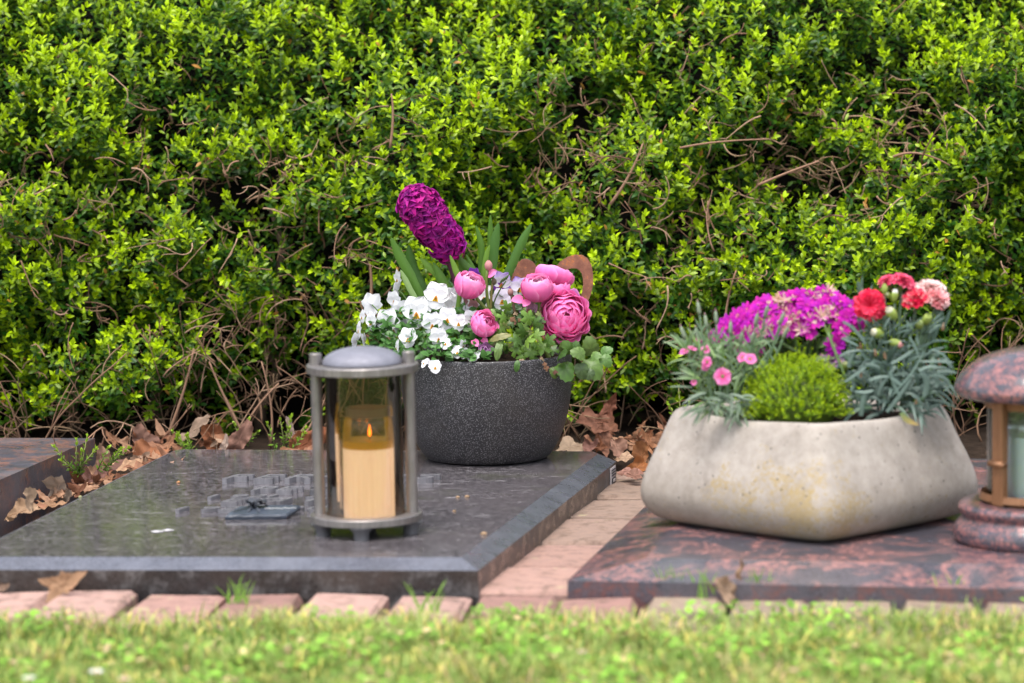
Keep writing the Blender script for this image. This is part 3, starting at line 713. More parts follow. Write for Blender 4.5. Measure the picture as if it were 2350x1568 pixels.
# ------------------------------------------------------------ violas
c2v = crop(860, 640, .1913)
LIL_ = (.42, .22, .68); WH = (.86, .86, .88); YEL = (.85, .50, .02)
def viola(root, x, y, wpx, cf, Y, yaw=0, pitch=0, roll=0, cu=WH, cl=WH, cz_=WH, sc_=.1913):
    c = ay(*cf(x, y), Y); s = wpx * sc_ * .918 / pm(Y) * .5          # half width in metres
    n = (Matrix.Rotation(R_(yaw), 3, 'Z') @ Matrix.Rotation(R_(pitch), 3, 'X') @ Vector((0, -1, 0)))
    up = (Matrix.Rotation(R_(roll), 3, 'Y') @ Vector((0, 0, 1))); up = (up - n * up.dot(n)).normalized(); rt = up.cross(n) * -1
    mb = MB(); jw = .985 if cu == WH else 1
    def pt(ang, ln, wd, back, c0, c1_, cup=.1, curl=-.1, ruf=.04):
        d = (up * math.cos(R_(ang)) + rt * math.sin(R_(ang)) + n * .05).normalized()
        mb.petal(frame(c - n * back, d, n), ln, wd, c0, c1_, cup=cup, curl=curl, ruf=ruf, prof='round', nu=7, nv=6)
    v = U(.92, 1.05)
    for sg in (-1, 1): pt(sg * 28 + U(-4, 4), s * 1.12 * v, s * 1.12, .0016 + .0008 * sg, cu if cu != LIL_ else WH, jc(cu, .02), .08, -.12, .10)
    for sg in (-1, 1): pt(sg * 82 + U(-5, 5), s * .98 * v, s * .92, .0006, cz_, cz_, .1, -.06)
    pt(180 + U(-5, 5), s * 1.08 * v, s * 1.30, .0, cl, cl, -.06, -.08)
    mb.petal(frame(c + n * .0007, -up + n * .02, n), s * .40, s * .42, (.62, .20, .01), YEL, cup=.05, prof='fan', nu=4, nv=4)
    for k in (-.12, 0, .12): mb.tube([c + n * .0012 - up * s * .1, c + n * .0014 + (rt * k - up * .40) * s], s * .012, 4, (.08, .02, .03))
    o = mb.build('blossom', 'petal', root); return c, n
vi = thing('viola_plant', (BX - .055, BY - .03, zrim - .005), 'bushy plant of white violas with yellow centres in the left of the bowl', 'flower')
stem = MB(); random.seed(21)
Bl = [(945, 735, 345, -.05, 0, -5, 0), (1205, 520, 300, -.045, 5, -8, 12), (565, 870, 300, -.055, -12, -5, -5), (735, 720, 230, -.035, 25, 0, 8), (350, 850, 210, -.05, -48, 0, -8),
      (360, 640, 235, -.02, -160, 5, 10), (695, 300, 170, .0, -60, 10, 20), (680, 450, 190, -.01, -110, 0, -10), (1150, 890, 235, -.07, 6, 0, -5), (1350, 815, 235, -.065, 0, -6, 4),
      (1495, 870, 185, -.07, 8, -5, 0), (1670, 845, 215, -.06, 12, 0, 5), (835, 1070, 215, -.085, -6, -5, 3), (1235, 1070, 220, -.09, 4, 3, -4), (1330, 1140, 150, -.095, 12, -35, 18),
      (190, 960, 180, -.03, -70, 0, -15), (140, 1100, 160, -.03, -120, -10, 10), (265, 1090, 120, -.04, 70, 0, 0), (690, 1190, 160, -.1, -75, 0, 10), (745, 1275, 140, -.1, 30, -30, 5),
      (1480, 1250, 140, -.1, -10, -20, 0), (1555, 1170, 110, -.095, 50, 20, 0), (1575, 1270, 120, -.1, -30, -20, 20), (1645, 1320, 110, -.105, 40, -20, 0), (1720, 1310, 130, -.105, -50, -20, 30),
      (1190, 1445, 160, -.125, 6, -20, 0), (1050, 1395, 110, -.12, -50, -30, 10), (1110, 1385, 90, -.12, 60, -20, -10), (1430, 660, 260, -.03, -15, 10, 15), (1540, 670, 220, -.025, 30, 8, 20),
      (820, 880, 190, -.04, 20, 10, -20), (650, 580, 200, -.02, -30, 12, -12), (1440, 540, 240, -.02, 35, 0, -20), (640, 960, 170, -.06, 40, -20, 10), (1250, 690, 190, -.04, -35, 5, 0), (1040, 640, 190, -.02, 20, 20, 10), (235, 790, 150, -.03, -60, 0, 0), (1620, 760, 170, -.035, 20, 20, 0)]
for x, y, wd, dy, yaw, pit, rl in Bl:
    c, n = viola(vi, x, y, wd * 1.28, c2v, BY + dy, yaw, pit, rl)
    r0 = Vector((BX - .055 + (c.x - BX + .055) * .4, BY - .03 + U(-.03, .03), zrim - .005))
    if c.z > zrim + .004: stem.tube(bez(c - n * .003, c - n * .02 + Vector((0, 0, -.004)), r0, 7), .0009, 5, (.10, .19, .04), cap=False)
for x, y, wd in ((1690, 655, 170), (1570, 600, 130)): viola(vi, x, y, wd, c2v, BY - .03, 20, 10, 5, (.50, .27, .27), (.52, .3, .3), (.5, .27, .27))
stem.build('stems', 'blade', vi)
fol = MB(); random.seed(5)
for k in range(520):
    x = U(330, 1900); y = U(690, 1340)
    if x < 600: y = U(820, 1250)
    Y = BY - .105 + (1340 - y) / 650 * .07 + U(-.008, .008)
    if x < 500: Y = BY - .05
    c = ay(*c2v(x, y), Y); a = U(-1, 1); d = Vector((a, U(-.9, -.1), U(-.3, .9)))
    cl = jc((.055, .15, .028), .35); s = U(.005, .0095)
    fol.petal(frame(c, d, Vector((U(-.5, .5), -.7, .8))), s * 1.4, s, cl, tuple(q * 1.25 for q in cl), cup=.2, curl=-.25, prof='oval', nu=5, nv=3)
fol.build('foliage', 'blade', vi)
# lilac and white violas behind the buttercups
v2 = thing('viola_plant', (BX + .005, BY + .01, zrim - .005), 'lilac and white violas between the pink ranunculus blooms', 'flower')
LIL = (.42, .22, .68); LW = (.78, .74, .84); PUR = (.30, .06, .55)
for x, y, wd, dy, yaw, pit, rl, cu, cl_, cz_ in [(330, 650, 270, -.035, 0, -10, 5, LW, WH, LW), (320, 470, 250, -.02, 15, 10, 10, LIL, PUR, WH), (130, 620, 260, -.02, -10, -10, 0, WH, WH, WH), (520, 520, 240, -.015, -10, 0, 8, LIL, WH, LW), (440, 520, 150, .01, 10, 5, 0, LIL, LIL, LIL), (20, 380, 150, .0, 0, 20, 0, PUR, PUR, PUR), (560, 730, 150, -.03, 0, -30, 30, LW, LIL, LIL)]:
    viola(v2, x, y, wd, c3, BY + dy, yaw, pit, rl, cu, cl_, cz_, .2296)
mb = MB()
for k in range(60):
    c = ay(*c3(U(60, 700), U(600, 860)), BY - .02 + U(-.02, .02)); cl = jc((.05, .13, .03), .3)
    mb.petal(frame(c, (U(-1, 1), U(-.6, 0), U(-.2, 1)), (0, -1, .6)), .012, .008, cl, cl, cup=.2, curl=-.2, prof='oval', nu=5, nv=3)
mb.build('foliage', 'blade', v2)

# ------------------------------------------------------------ ranunculus
rn = thing('ranunculus_plant', (BX + .03, BY - .02, zrim - .005), 'ranunculus plant with big pink layered blooms and lobed leaves at the right of the bowl', 'flower')
def ranun(c, ax, R, layers, per, cin, cout, e0, e1, faded=None, squash=1., wr=.05, name='bloom'):
    ax = Vector(ax).normalized(); x = ax.cross(Vector((.2, .1, 1))).normalized(); y = ax.cross(x); mb = MB()
    for l in range(layers):
        f = (l + 1) / layers; Rk = R * (.22 + .78 * f ** .8); pe = R_(e0 + (e1 - e0) * f ** 1.2); np_ = int(per[0] + (per[1] - per[0]) * f)
        for k in range(np_):
            az0 = 2 * math.pi * (k + .5 * (l % 2) + U(-.15, .15)) / np_; half = math.pi / np_ * U(1.25, 1.6); pe_ = pe * U(.88, 1.12); ph = U(0, 6); Rj = Rk * U(.96, 1.05)
            p_start = R_(165)
            def fn(u, v):
                vv = v * 2 - 1; edge = (1 - abs(vv) ** 3 * .35); pol = p_start + (pe_ - p_start) * u * edge
                aa = az0 + half * vv * math.sin(min(1, u * 1.25 + .12) * math.pi / 2)
                r = Rj * (1 + wr * u ** 3 * math.sin(vv * 5 + ph) + .05 * u ** 4 * f)
                return c + (x * math.cos(aa) + y * math.sin(aa)) * (r * math.sin(pol)) + ax * (r * math.cos(pol) * squash)
            ci = tuple(cin[a] * (1 - f) + cout[a] * f for a in range(3)); cj = jc(ci, .12)
            if faded and l >= layers - 2 and U(0, 1) < faded[1]: cj = faded[0]
            pale = tuple(min(.97, q * 1.0 + .20) for q in cj)
            mb.grid(fn, 8, 11, lambda u, v: tuple(min(.98, (cj[a] * (1.0 + .10 * math.sin(v * 31 + ph) * (1 - u * .5)) + (pale[a] - cj[a]) * (max(0, u - .78) * 3.6 + max(0, abs(v * 2 - 1) - .8) * 1.6))) for a in range(3)))
    return mb.build(name, 'petal', rn)
PK = (.98, .19, .50); HP = (.97, .09, .40); LP = (.97, .60, .76)
random.seed(3)
YA = BY - .05
Ac = ay(*c3(1015, 820), YA); rA = 285 * .2296 * .918 / pm(YA)
ranun(Ac, (.18, -.85, .25), rA, 12, (3, 8), HP, PK, 6, 95, ((.66, .30, .66), .25), .70, .09)
Bc = ay(*c3(712, 520), YA - .01); rB = 168 * .2296 * .918 / pm(YA); ranun(Bc, (-.05, -.35, .9), rB, 7, (3, 5), LP, PK, 10, 50, None, .95, .06)
Cc = ay(*c3(900, 395), YA + .04); rC = 215 * .2296 * .918 / pm(YA + .04); ranun(Cc, (.25, .25, .9), rC, 6, (3, 5), PK, PK, 20, 62, None, .62, .05)
Cm = ay(*c3(930, 520), YA + .02); ranun(Cm, (.1, -.3, .9), rC * .62, 4, (3, 5), PK, PK, 20, 60, None, .8, .06)
Dc = ay(*c2v(1640, 375), BY - .055); rD = 195 * .1913 * .918 / pm(BY - .055); ranun(Dc, (.32, -.35, .75), rD, 7, (3, 5), LP, PK, 10, 58, None, 1.0, .06)
Ec = ay(*c2v(1830, 890), BY - .085); rE = 185 * .1913 * .918 / pm(BY - .085); ranun(Ec, (.45, -.55, .45), rE, 7, (3, 6), PK, PK, 12, 66, None, .95, .08)
Fc = ay(*c2v(1850, 1230), BY - .10); rF = 95 * .1913 * .918 / pm(BY - .1); ranun(Fc, (.1, -.8, .5), rF, 5, (3, 5), (.42, .16, .40), (.48, .2, .45), 15, 80, None, .9, .12)
mb = MB()      # loose petals hanging under blooms
for (x, y, cf, s_, d, Y) in [(560, 650, c3, 150, (-.9, -.3, -.1), BY - .055), (620, 660, c3, 110, (-.5, -.4, -.5), BY - .06), (1690, 1100, c2v, 130, (.4, -.5, -.6), BY - .09), (1800, 1090, c2v, 110, (.6, -.4, -.3), BY - .085), (1880, 260, c2v, 150, (.8, -.2, .4), BY - .05)]:
    c = ay(*cf(x, y), Y); k = .2296 if cf is c3 else .1913
    mb = MB(); mb.petal(frame(c, d, (0, -.8, .6)), s_ * k * .918 / pm(Y), s_ * .8 * k * .918 / pm(Y), PK, (.85, .3, .55), cup=.2, curl=.1, ruf=.08); mb.build('loose_petal', 'petal', rn)
mb = MB()
for k in range(9):
    c = ay(*c3(660 + U(-40, 50), 690 + U(-40, 60)), BY - .05); mb.petal(frame(c, (U(-.6, .6), -.3, -1), (0, -1, 0)), .012, .005, (.45, .2, .32), (.5, .3, .4), ruf=.2)
mb.build('withered_petals', 'petal', rn)
mb = MB()
SG = (.17, .24, .045)
def stm(P, r, col=SG): mb.tube(P, r, 7, col)
c_ = lambda x, y, dy=0: ay(*c3(x, y), BY - .05 + dy)
b1 = c_(180, 280); stm(bez(c_(165, 330), c_(140, 560), c_(195, 790), 8), .0021)
stm(bez(c_(225, 470), c_(205, 600), c_(205, 780), 8), .0017, (.20, .18, .05)); stm(bez(c_(30, 600), c_(90, 700), c_(200, 790), 8), .0024)
stm(bez(c_(370, 450, .005), c_(250, 600, .005), c_(215, 770, .005), 8), .0010, (.08, .13, .03)); stm(bez(c_(240, 350, .005), c_(165, 470), c_(150, 560), 6), .0010, (.08, .13, .03))
stm(bez(c_(735, 630), c_(740, 720), c_(735, 900), 6), .0030); stm(bez(c_(1000, 1060), c_(950, 1110), c_(800, 1150), 6), .0028); stm(bez(c_(790, 1180), c_(850, 1300), c_(880, 1400), 6), .0035, (.16, .22, .05))
stm(bez(c_(425, 590), c_(450, 690), c_(470, 820), 6), .0018, (.16, .10, .06)); stm(bez(c_(200, 780), c_(230, 900), c_(300, 1180, .03), 6), .003, SG)
for k in range(5):
    c = c_(300 + k * 18, 480 - k * 12, .004); stm([c, c + Vector((.004, 0, .007))], .0008, (.07, .12, .03))
mb.build('stems', 'blade', rn)
def bud(c, r, cols, root, name='bud', axis=(0, 0, 1)):
    mb = MB(); ax = Vector(axis).normalized(); x = ax.cross(Vector((.3, 1, .1))).normalized(); y = ax.cross(x)
    mb.ball(c, r * .86, cols[0], 12, 8, ax, 1.25)
    for k in range(6):
        a = k * math.pi / 3; rd = x * math.cos(a) + y * math.sin(a)
        mb.petal(frame(c - ax * r * 1.0 + rd * r * .25, ax * 1.0 + rd * .38, -rd), r * 2.1, r * 1.0, cols[1], cols[k % 2 * 2], cup=.28, curl=.34, prof='oval')
    return mb.build(name, 'petal', root)
bud(b1, .0062, [(.62, .28, .28), (.3, .28, .12), (.70, .36, .36)], rn); bud(c_(240, 455), .0042, [(.14, .12, .07), (.12, .13, .06), (.15, .1, .08)], rn); bud(c_(418, 570), .0045, [(.42, .22, .2), (.3, .18, .14), (.4, .25, .22)], rn)
mb = MB(); random.seed(9)
GR = (.13, .25, .03)
def cutleaf(x, y, s, dirv, Y, col=GR, lob=5, dep=.5, tooth=.08, cf=c3, k=.2296, mbb=None, curl=(-.3, -.35), wid=.9, nrm=(0, -.9, .5)):
    c = ay(*cf(x, y), Y); sz = s * k * .918 / pm(Y)
    (mbb or mb).lobed(frame(c, dirv, nrm), sz, lob, dep, jc(col, .15), tuple(q * .8 for q in col), curl, .10, 44, 5, tooth, wid)
for x, y, s, d in [(560, 1000, 110, (-.3, -.3, .8)), (500, 1090, 110, (-.8, -.4, .2)), (600, 1100, 110, (.4, -.6, .2)), (480, 1190, 95, (-.4, -.3, -.8)), (640, 1220, 110, (.2, -.4, -.9)), (700, 1040, 100, (.8, -.3, .4)), (760, 1160, 120, (.8, -.5, -.3)), (830, 1100, 100, (.6, -.2, .6)), (870, 1190, 90, (.9, -.3, -.2)), (620, 850, 110, (-.6, -.2, .7)), (680, 900, 100, (.5, -.3, .6)), (350, 850, 90, (-.5, -.3, .3)), (250, 1040, 90, (.2, -.5, .6)), (380, 740, 90, (-.2, -.3, .8)), (560, 960, 80, (.5, -.2, .8)), (740, 980, 90, (-.4, -.2, .8)), (530, 1270, 70, (0, -.3, -1)), (680, 1290, 60, (.2, -.3, -1)), (330, 960, 80, (-.8, -.3, .3))]:
    cutleaf(x, y, s, d, BY - .085 + U(-.01, .01), random.choice([GR, (.08, .17, .025), (.19, .32, .05)]), 5, .62, .10)
for x, y, s, d, cc in [(1290, 1190, 140, (-.1, -.3, .9), (.14, .23, .05)), (1310, 1370, 165, (.35, -.5, -.8), (.15, .27, .055)), (1455, 1300, 95, (.5, -.3, -.7), (.12, .24, .05)), (1450, 1210, 85, (.8, -.2, .3), (.11, .23, .05)), (1180, 1230, 110, (-.8, -.4, .2), (.13, .22, .05)), (1010, 1400, 150, (.25, -.6, -.7), (.07, .16, .02)), (1060, 1180, 100, (-.5, -.4, .7), (.10, .2, .03)), (960, 1240, 120, (.2, -.6, .2), (.05, .11, .02)), (1190, 1410, 110, (.1, -.2, -.9), (.09, .15, .05)), (900, 1430, 80, (.0, -.3, -.9), (.1, .17, .03)), (1330, 1260, 80, (.6, -.4, .1), (.14, .25, .06)), (1280, 1450, 80, (-.4, -.2, -.9), (.1, .16, .06)), (1120, 1190, 90, (.2, -.3, .9), (.10, .2, .05)), (1000, 1180, 80, (.0, -.3, .9), (.1, .16, .03))]:
    cutleaf(x, y, s, d, BY - .095 + U(-.012, .012), cc, 3, .22, .06)
cutleaf(490, 1365, 75, (-.15, -.2, -.98), BY - .118, (.07, .16, .03), 2, .1, .0, wid=.55); cutleaf(290, 1180, 130, (-.2, -.4, -.9), BY - .105, (.15, .24, .06), 2, .1, .03, wid=.4); cutleaf(280, 1060, 140, (.9, -.3, .3), BY - .10, (.28, .27, .10), 2, .1, .06, wid=.35)
for k in range(70):
    cutleaf(U(220, 760), U(780, 1220), U(40, 80), (U(-1, 1), U(-.6, 0), U(-.6, 1)), BY - .06 + U(-.02, .03), random.choice([(.06, .12, .025), GR, (.20, .24, .07)]), 5, .55, .1)
mb.build('foliage', 'blade', rn)
mb = MB()
for x, y in ((440, 860), (460, 900), (545, 965), (590, 930), (540, 1320), (770, 1290), (790, 1350), (810, 1390), (900, 1440), (480, 800), (520, 870), (620, 770)):
    cutleaf(x, y, U(25, 55), (U(-1, 1), -.4, U(-1, .2)), BY - .10 if y > 1100 else BY - .06, random.choice([(.26, .13, .07), (.35, .25, .15), (.14, .06, .04)]), 4, .5, .1, mbb=mb)
o = mb.build('withered_leaves', 'dead', rn)

# ------------------------------------------------------------ plants in the concrete planter
c5 = crop(1680, 680, .2551); c6 = crop(2040, 660, .2678)
zq = ZR + zt - .012
# lime sedum mound
random.seed(11)
YS = QY - .075; mc = ay(*c5(1215, 1290), YS); rs = 495 * .2551 * .918 / pm(YS)
sed = thing('sedum_mound', (mc.x, YS, zq), 'low round cushion of bright lime green sedum at the front of the concrete planter', 'plant')
hs_ = (ay(*c5(1215, 815), YS).z - zq)
V, Fc_, Cc_ = [], [], []
def leafset(n_, o, d, nr, ln, wd, col, bend=0.):
    """arrays: origins, directions, normals, lengths, widths, colours -> leaf meshes of 8 vertices"""
    d = d / np.linalg.norm(d, axis=1, keepdims=True); x = np.cross(d, nr); x /= np.linalg.norm(x, axis=1, keepdims=True) + 1e-9; z = np.cross(x, d)
    T = np.array([(0, 0, 0), (-.42, .30, .10), (0, .32, 0), (.42, .30, .10), (-.45, .66, .08), (0, .68, -.0), (.45, .66, .08), (0, 1.0, -.05)])
    P = (o[:, None, :] + x[:, None, :] * (T[None, :, 0:1] * wd[:, None, None]) + d[:, None, :] * (T[None, :, 1:2] * ln[:, None, None])
         + z[:, None, :] * (T[None, :, 2:3] * wd[:, None, None] - bend * (T[None, :, 1:2] ** 2) * ln[:, None, None]))
    shade = np.array([.85, 1, .9, 1, 1, .95, 1, 1.1])
    C = np.clip(col[:, None, :] * shade[None, :, None], 0, 1)
    tri = np.array([(0, 2, 1), (0, 3, 2), (4, 5, 7), (5, 6, 7)]); quad = np.array([(1, 2, 5, 4), (2, 3, 6, 5)])
    off = (np.arange(len(o)) * 8)[:, None, None]
    return P.reshape(-1, 3), (tri[None] + off).reshape(-1, 3), (quad[None] + off).reshape(-1, 4), C.reshape(-1, 3)
def shoots(base, dirs, length, nodes, L0, L1, W, c_old, c_new, amix, droop=0., spread=(70, 22), tuft=2):
    """decussate leafy shoots; returns leafset arrays and the stem lines"""
    n = len(base); dirs = dirs / np.linalg.norm(dirs, axis=1, keepdims=True)
    ref = np.tile([.21, .33, .92], (n, 1)); s1 = np.cross(dirs, ref); s1 /= np.linalg.norm(s1, axis=1, keepdims=True); s2 = np.cross(dirs, s1)
    ph = rng.uniform(0, 6.28, n); O, D, NR, LN_, WD, CO = [], [], [], [], [], []
    for k in range(nodes):
        f = k / (nodes - 1); pos = base + dirs * (length * f)[:, None] - np.array([0, 0, 1.]) * (droop * (f ** 2) * length)[:, None]
        for sgn in range(2 if f < .99 else 2 + tuft):
            a = ph + k * math.pi / 2 + sgn * (math.pi if f < .99 else 2 * math.pi / (2 + tuft)) + rng.normal(0, .25, n)
            rad = s1 * np.cos(a)[:, None] + s2 * np.sin(a)[:, None]
            A = np.radians(spread[0] + (spread[1] - spread[0]) * f ** 1.5 + rng.normal(0, 8, n))
            d = dirs * np.cos(A)[:, None] + rad * np.sin(A)[:, None]
            O.append(pos); D.append(d); NR.append(dirs * np.sin(A)[:, None] - rad * np.cos(A)[:, None])
            l = (L0 + (L1 - L0) * f) * rng.uniform(.75, 1.2, n); LN_.append(l); WD.append(l * W * rng.uniform(.85, 1.15, n))
            m_ = np.clip(f ** 1.6 * amix + rng.normal(0, .10, n), 0, 1)[:, None]
            CO.append((c_old * (1 - m_) + c_new * m_) * rng.uniform(.8, 1.2, n)[:, None])
    return [np.concatenate(q) for q in (O, D, NR, LN_, WD, CO)]
n = 1500
th = rng.uniform(0, 6.283, n); ph = np.arccos(rng.uniform(-.25, 1, n)); lump = 1 + .10 * np.sin(th * 5) * np.sin(ph * 6)
dd = np.stack([np.sin(ph) * np.cos(th), np.sin(ph) * np.sin(th), np.cos(ph)], 1)
ctr = np.array([mc.x, YS, zq + hs_ * .32]); ext = np.array([rs * .94, rs * .75, hs_ * .60])
base = ctr + dd * ext * (lump * rng.uniform(.76, 1.03, n))[:, None]
d2 = dd * np.array([.8, .8, 1]) + np.array([0, 0, .55]) + rng.normal(0, .22, (n, 3))
A = shoots(base, d2, rng.uniform(.006, .012, n), 4, .0036, .0030, .55, np.array([.16, .30, .006]), np.array([.52, .68, .010]), rng.uniform(.6, 1.1, n), tuft=2)
P, t3, q4, C = leafset(0, *A)
numesh('cushion_foliage', P, [t3, q4], C, 'blade', sed)
mb = MB(); mb.grid(lambda u, v: Vector(ctr) + Vector((math.cos(u * 6.28318) * math.sin(v * 2.0) * ext[0] * .86, math.sin(u * 6.28318) * math.sin(v * 2.0) * ext[1] * .86, math.cos(v * 2.0) * ext[2] * .86)), 24, 10, (.07, .11, .01), True)
mb.build('dark_core', 'blade', sed)

def linleaf(mb, c, d, ln, w, col, droop, tip=None, twist=None):
    d = Vector(d).normalized(); e = c + d * ln; m = c + d * ln * .55
    e = e - Vector((0, 0, droop * ln)); m = m + Vector((0, 0, droop * ln * .15))
    pts = bez(c, m, e, 7); ws = [w * .6, w * .9, w, w * .95, w * .75, w * .45, w * .06]
    mb.ribbon(pts, ws, twist or (U(-.3, .3), -.8, .6), col, -.2, tip)
def dianthus_flower(root, c, n, r, cols, petals=5, name='bloom', layers=1, jag=.12, calyx=True, up=.25):
    n = Vector(n).normalized(); x = n.cross(Vector((.1, .2, 1))).normalized(); y = n.cross(x); mb = MB()
    for l in range(layers):
        np_ = petals + l; o0 = U(0, 6)
        for k in range(np_):
            a = o0 + 2 * math.pi * k / np_; rd = x * math.cos(a) + y * math.sin(a); lift = up + l * (1.5 / max(1, layers))
            d = (rd + n * lift).normalized(); rr = r * (1 - .10 * l) * U(.92, 1.08)
            co = cols[(k + l) % (len(cols) - 1) + 1] if len(cols) > 2 else cols[1]
            mb.petal(frame(c + n * (.0008 * l), d, n), rr, rr * (1.25 if layers == 1 else 1.05), cols[0], jc(co, .08), cup=.10, curl=-.15 if layers == 1 else -.25, ruf=.06 if layers == 1 else .22, prof='fan', nu=6, nv=9, wedge=jag)
    o = mb.build(name, 'petal', root)
    if calyx:
        m2 = MB(); m2.tube([c + n * .0005, c - n * r * .3, c - n * r * .95], [r * .30, r * .27, r * .18], 8, (.17, .26, .07)); m2.build('calyx', 'blade', o)
    return o
# small pink dianthus, left
random.seed(12)
dp = thing('pink_dianthus', (ay(*c5(500, 1390), QY - .045).x, QY - .045, zq), 'spiky grey green dianthus with small pink flowers at the left of the planter', 'flower')
YD = QY - .04; mb = MB(); rootp = [ay(*c5(x, 1400), YD) for x in (380, 480, 600, 700)]
PD = [(.13, .25, .06), (.09, .19, .05), (.18, .28, .12), (.07, .14, .05), (.15, .27, .045)]
for k in range(300):
    bx = U(300, 780); lv = U(0, 1) ** .8; cy = 1390 - lv * 700; cx = bx + (bx - 520) * lv * .75 - lv * 30
    if cy < 880 and cx > 820: cx -= 100
    c = ay(*c5(cx, cy), YD + U(-.03, .035)); a = U(-1.1, 1.1) + (cx - 560) / 700
    d = Vector((math.sin(a), U(-.6, .5), abs(math.cos(a)) * U(.4, 1.3)))
    if lv < .2: d = Vector((math.sin(a), -.6, U(-.6, .4)))
    linleaf(mb, c, d, U(.018, .034), U(.0024, .0036), random.choice(PD), U(-.05, .35), tip=(.20, .28, .15))
for k in range(40):       # low greyer outer leaves over the rim
    c = ay(*c5(U(280, 720), U(1180, 1340)), YD - .045); linleaf(mb, c, (U(-1, .9), -.5, U(-.8, .3)), U(.02, .034), .0036, random.choice([(.13, .19, .12), (.2, .26, .19), (.09, .14, .08)]), .3)
for (x, y) in ((40, 1110), (60, 980)): linleaf(mb, ay(*c5(x + 160, y + 20), YD), (-1, -.2, .15), .03, .003, (.2, .27, .18), .1)
mb.build('foliage', 'blade', dp)
st_ = MB(); ttop = [(260, 350, .0062), (430, 440, .006), (105, 590, .005), (245, 600, .005), (925, 385, .006), (828, 465, .005), (1080, 450, .005), (680, 640, .0055), (573, 545, .0045), (1115, 590, .004), (790, 640, .004), (330, 480, .005)]
for x, y, r in ttop:
    c = ay(*c5(x, y), YD - (.03 if 600 < x < 1200 else 0)); 
    b_ = ay(*c5(520 + (x - 520) * .45, 1250), YD - .01); side = (c - b_).normalized()
    P = bez(c - side * .004, c - side * .04 + Vector((0, 0, -.01)), b_, 9); st_.tube(P, .0012, 6, (.17, .27, .15))
    for q in (2, 3, 4, 5): 
        for sg in (-1, 1): linleaf(st_, P[q], Vector((sg * .5, U(-.3, .1), 1)), U(.012, .022), .0023, (.20, .30, .18), .05)
    m2 = MB(); m2.tube([c - side * .009, c - side * .005, c + side * .003, c + side * .008], [.0014, .0026, .0023, .0007], 8, jc((.26, .32, .22), .1)); m2.tube([c + side * .007, c + side * .0098], [.0012, .0004], 6, (.45, .25, .28)); m2.build('bud', 'blade', dp)
st_.build('stems', 'blade', dp)
PKs = [(.75, .03, .22), (.82, .22, .52), (.86, .28, .56)]
for x, y, r, nrm, dy in [(495, 1025, 80, (.05, -1, .15), -.055), (765, 855, 62, (.1, -.7, .7), -.045), (690, 840, 48, (-.6, -.6, .4), -.04), (130, 780, 62, (-.4, -.3, .9), -.01), (200, 752, 42, (.3, -.3, .9), -.01), (345, 885, 50, (-.3, -.9, .2), -.02), (335, 760, 45, (-.2, -.8, .5), -.01), (212, 1082, 30, (-.3, -.9, .3), -.02), (328, 930, 40, (.2, -.9, -.3), -.02)]:
    Yf = QY + dy - .045; dianthus_flower(dp, ay(*c5(x, y), Yf), nrm, r * .2551 * .918 / pm(Yf), PKs, 5)
bud(ay(*c5(262, 680), QY - .02), .0055, [(.75, .2, .42), (.6, .1, .3), (.8, .3, .5)], dp)

# cineraria
random.seed(14)
ci = thing('cineraria', (QX + .01, QY + .03, zq), 'dome of magenta cineraria daisies with some withered cream heads, at the back of the planter', 'flower')
MG = (.50, .010, .38)
def daisy(root, c, n, r, kind=0, name='bloom'):
    n = Vector(n).normalized(); x = n.cross(Vector((.1, .2, 1))).normalized(); y = n.cross(x); mb = MB(); np_ = random.choice([10, 11, 12]); o0 = U(0, 6)
    for k in range(np_):
        a = o0 + 2 * math.pi * k / np_ + U(-.1, .1); rd = x * math.cos(a) + y * math.sin(a)
        if kind == 0: c0, c1_, lift, cu = tuple(q * .9 for q in MG), random.choice([jc((.58, .013, .44), .2), jc((.60, .02, .36), .2), jc((.42, .01, .44), .15)]), .25 + U(-.15, .3), -.15
        elif kind == 1: c0, c1_, lift, cu = (.75, .55, .50), random.choice([MG, (.70, .45, .30), (.78, .6, .55)]), .7 + U(-.2, .5), -.1
        else: c0, c1_, lift, cu = (.78, .72, .8), (.30, .01, .28), .2, -.1
        mb.petal(frame(c, rd + n * lift, n), r * U(.85, 1.08), r * (.44 if kind != 1 else .26), c0, c1_, cup=.18, curl=cu, ruf=.05 if kind == 0 else .3, prof='tip', nu=5, nv=4)
    cc = random.choice([(.70, .42, .22), (.75, .55, .45), (.55, .05, .35), (.7, .3, .3)]) if kind == 0 else random.choice([(.68, .45, .28), (.8, .62, .5)])
    for k in range(12):
        a = U(0, 6.28); q = math.sqrt(U(0, 1)) * r * .2; mb.ball(c + x * math.cos(a) * q + y * math.sin(a) * q + n * .0015, r * .07, jc(cc, .3), 5, 4)
    if kind == 1:
        for k in range(8):
            a = U(0, 6.28); rd = x * math.cos(a) + y * math.sin(a); mb.petal(frame(c, rd * .7 + n, n), r * .5, r * .12, (.75, .6, .5), (.8, .55, .4), ruf=.4, prof='tip', nu=4, nv=3)
    return mb.build(name, 'petal', root)
dom = []
YC = QY + .02
edge_t = [(560, 470), (640, 400), (740, 345), (860, 290), (950, 275), (1060, 265), (1130, 250), (1200, 215), (1290, 215), (1390, 215), (1480, 180), (1560, 200), (1650, 260), (1740, 300), (1800, 350), (1850, 420)]
for i, (x, y) in enumerate(edge_t): dom.append((x, y + 35, 0 if i not in (5,) else 1))
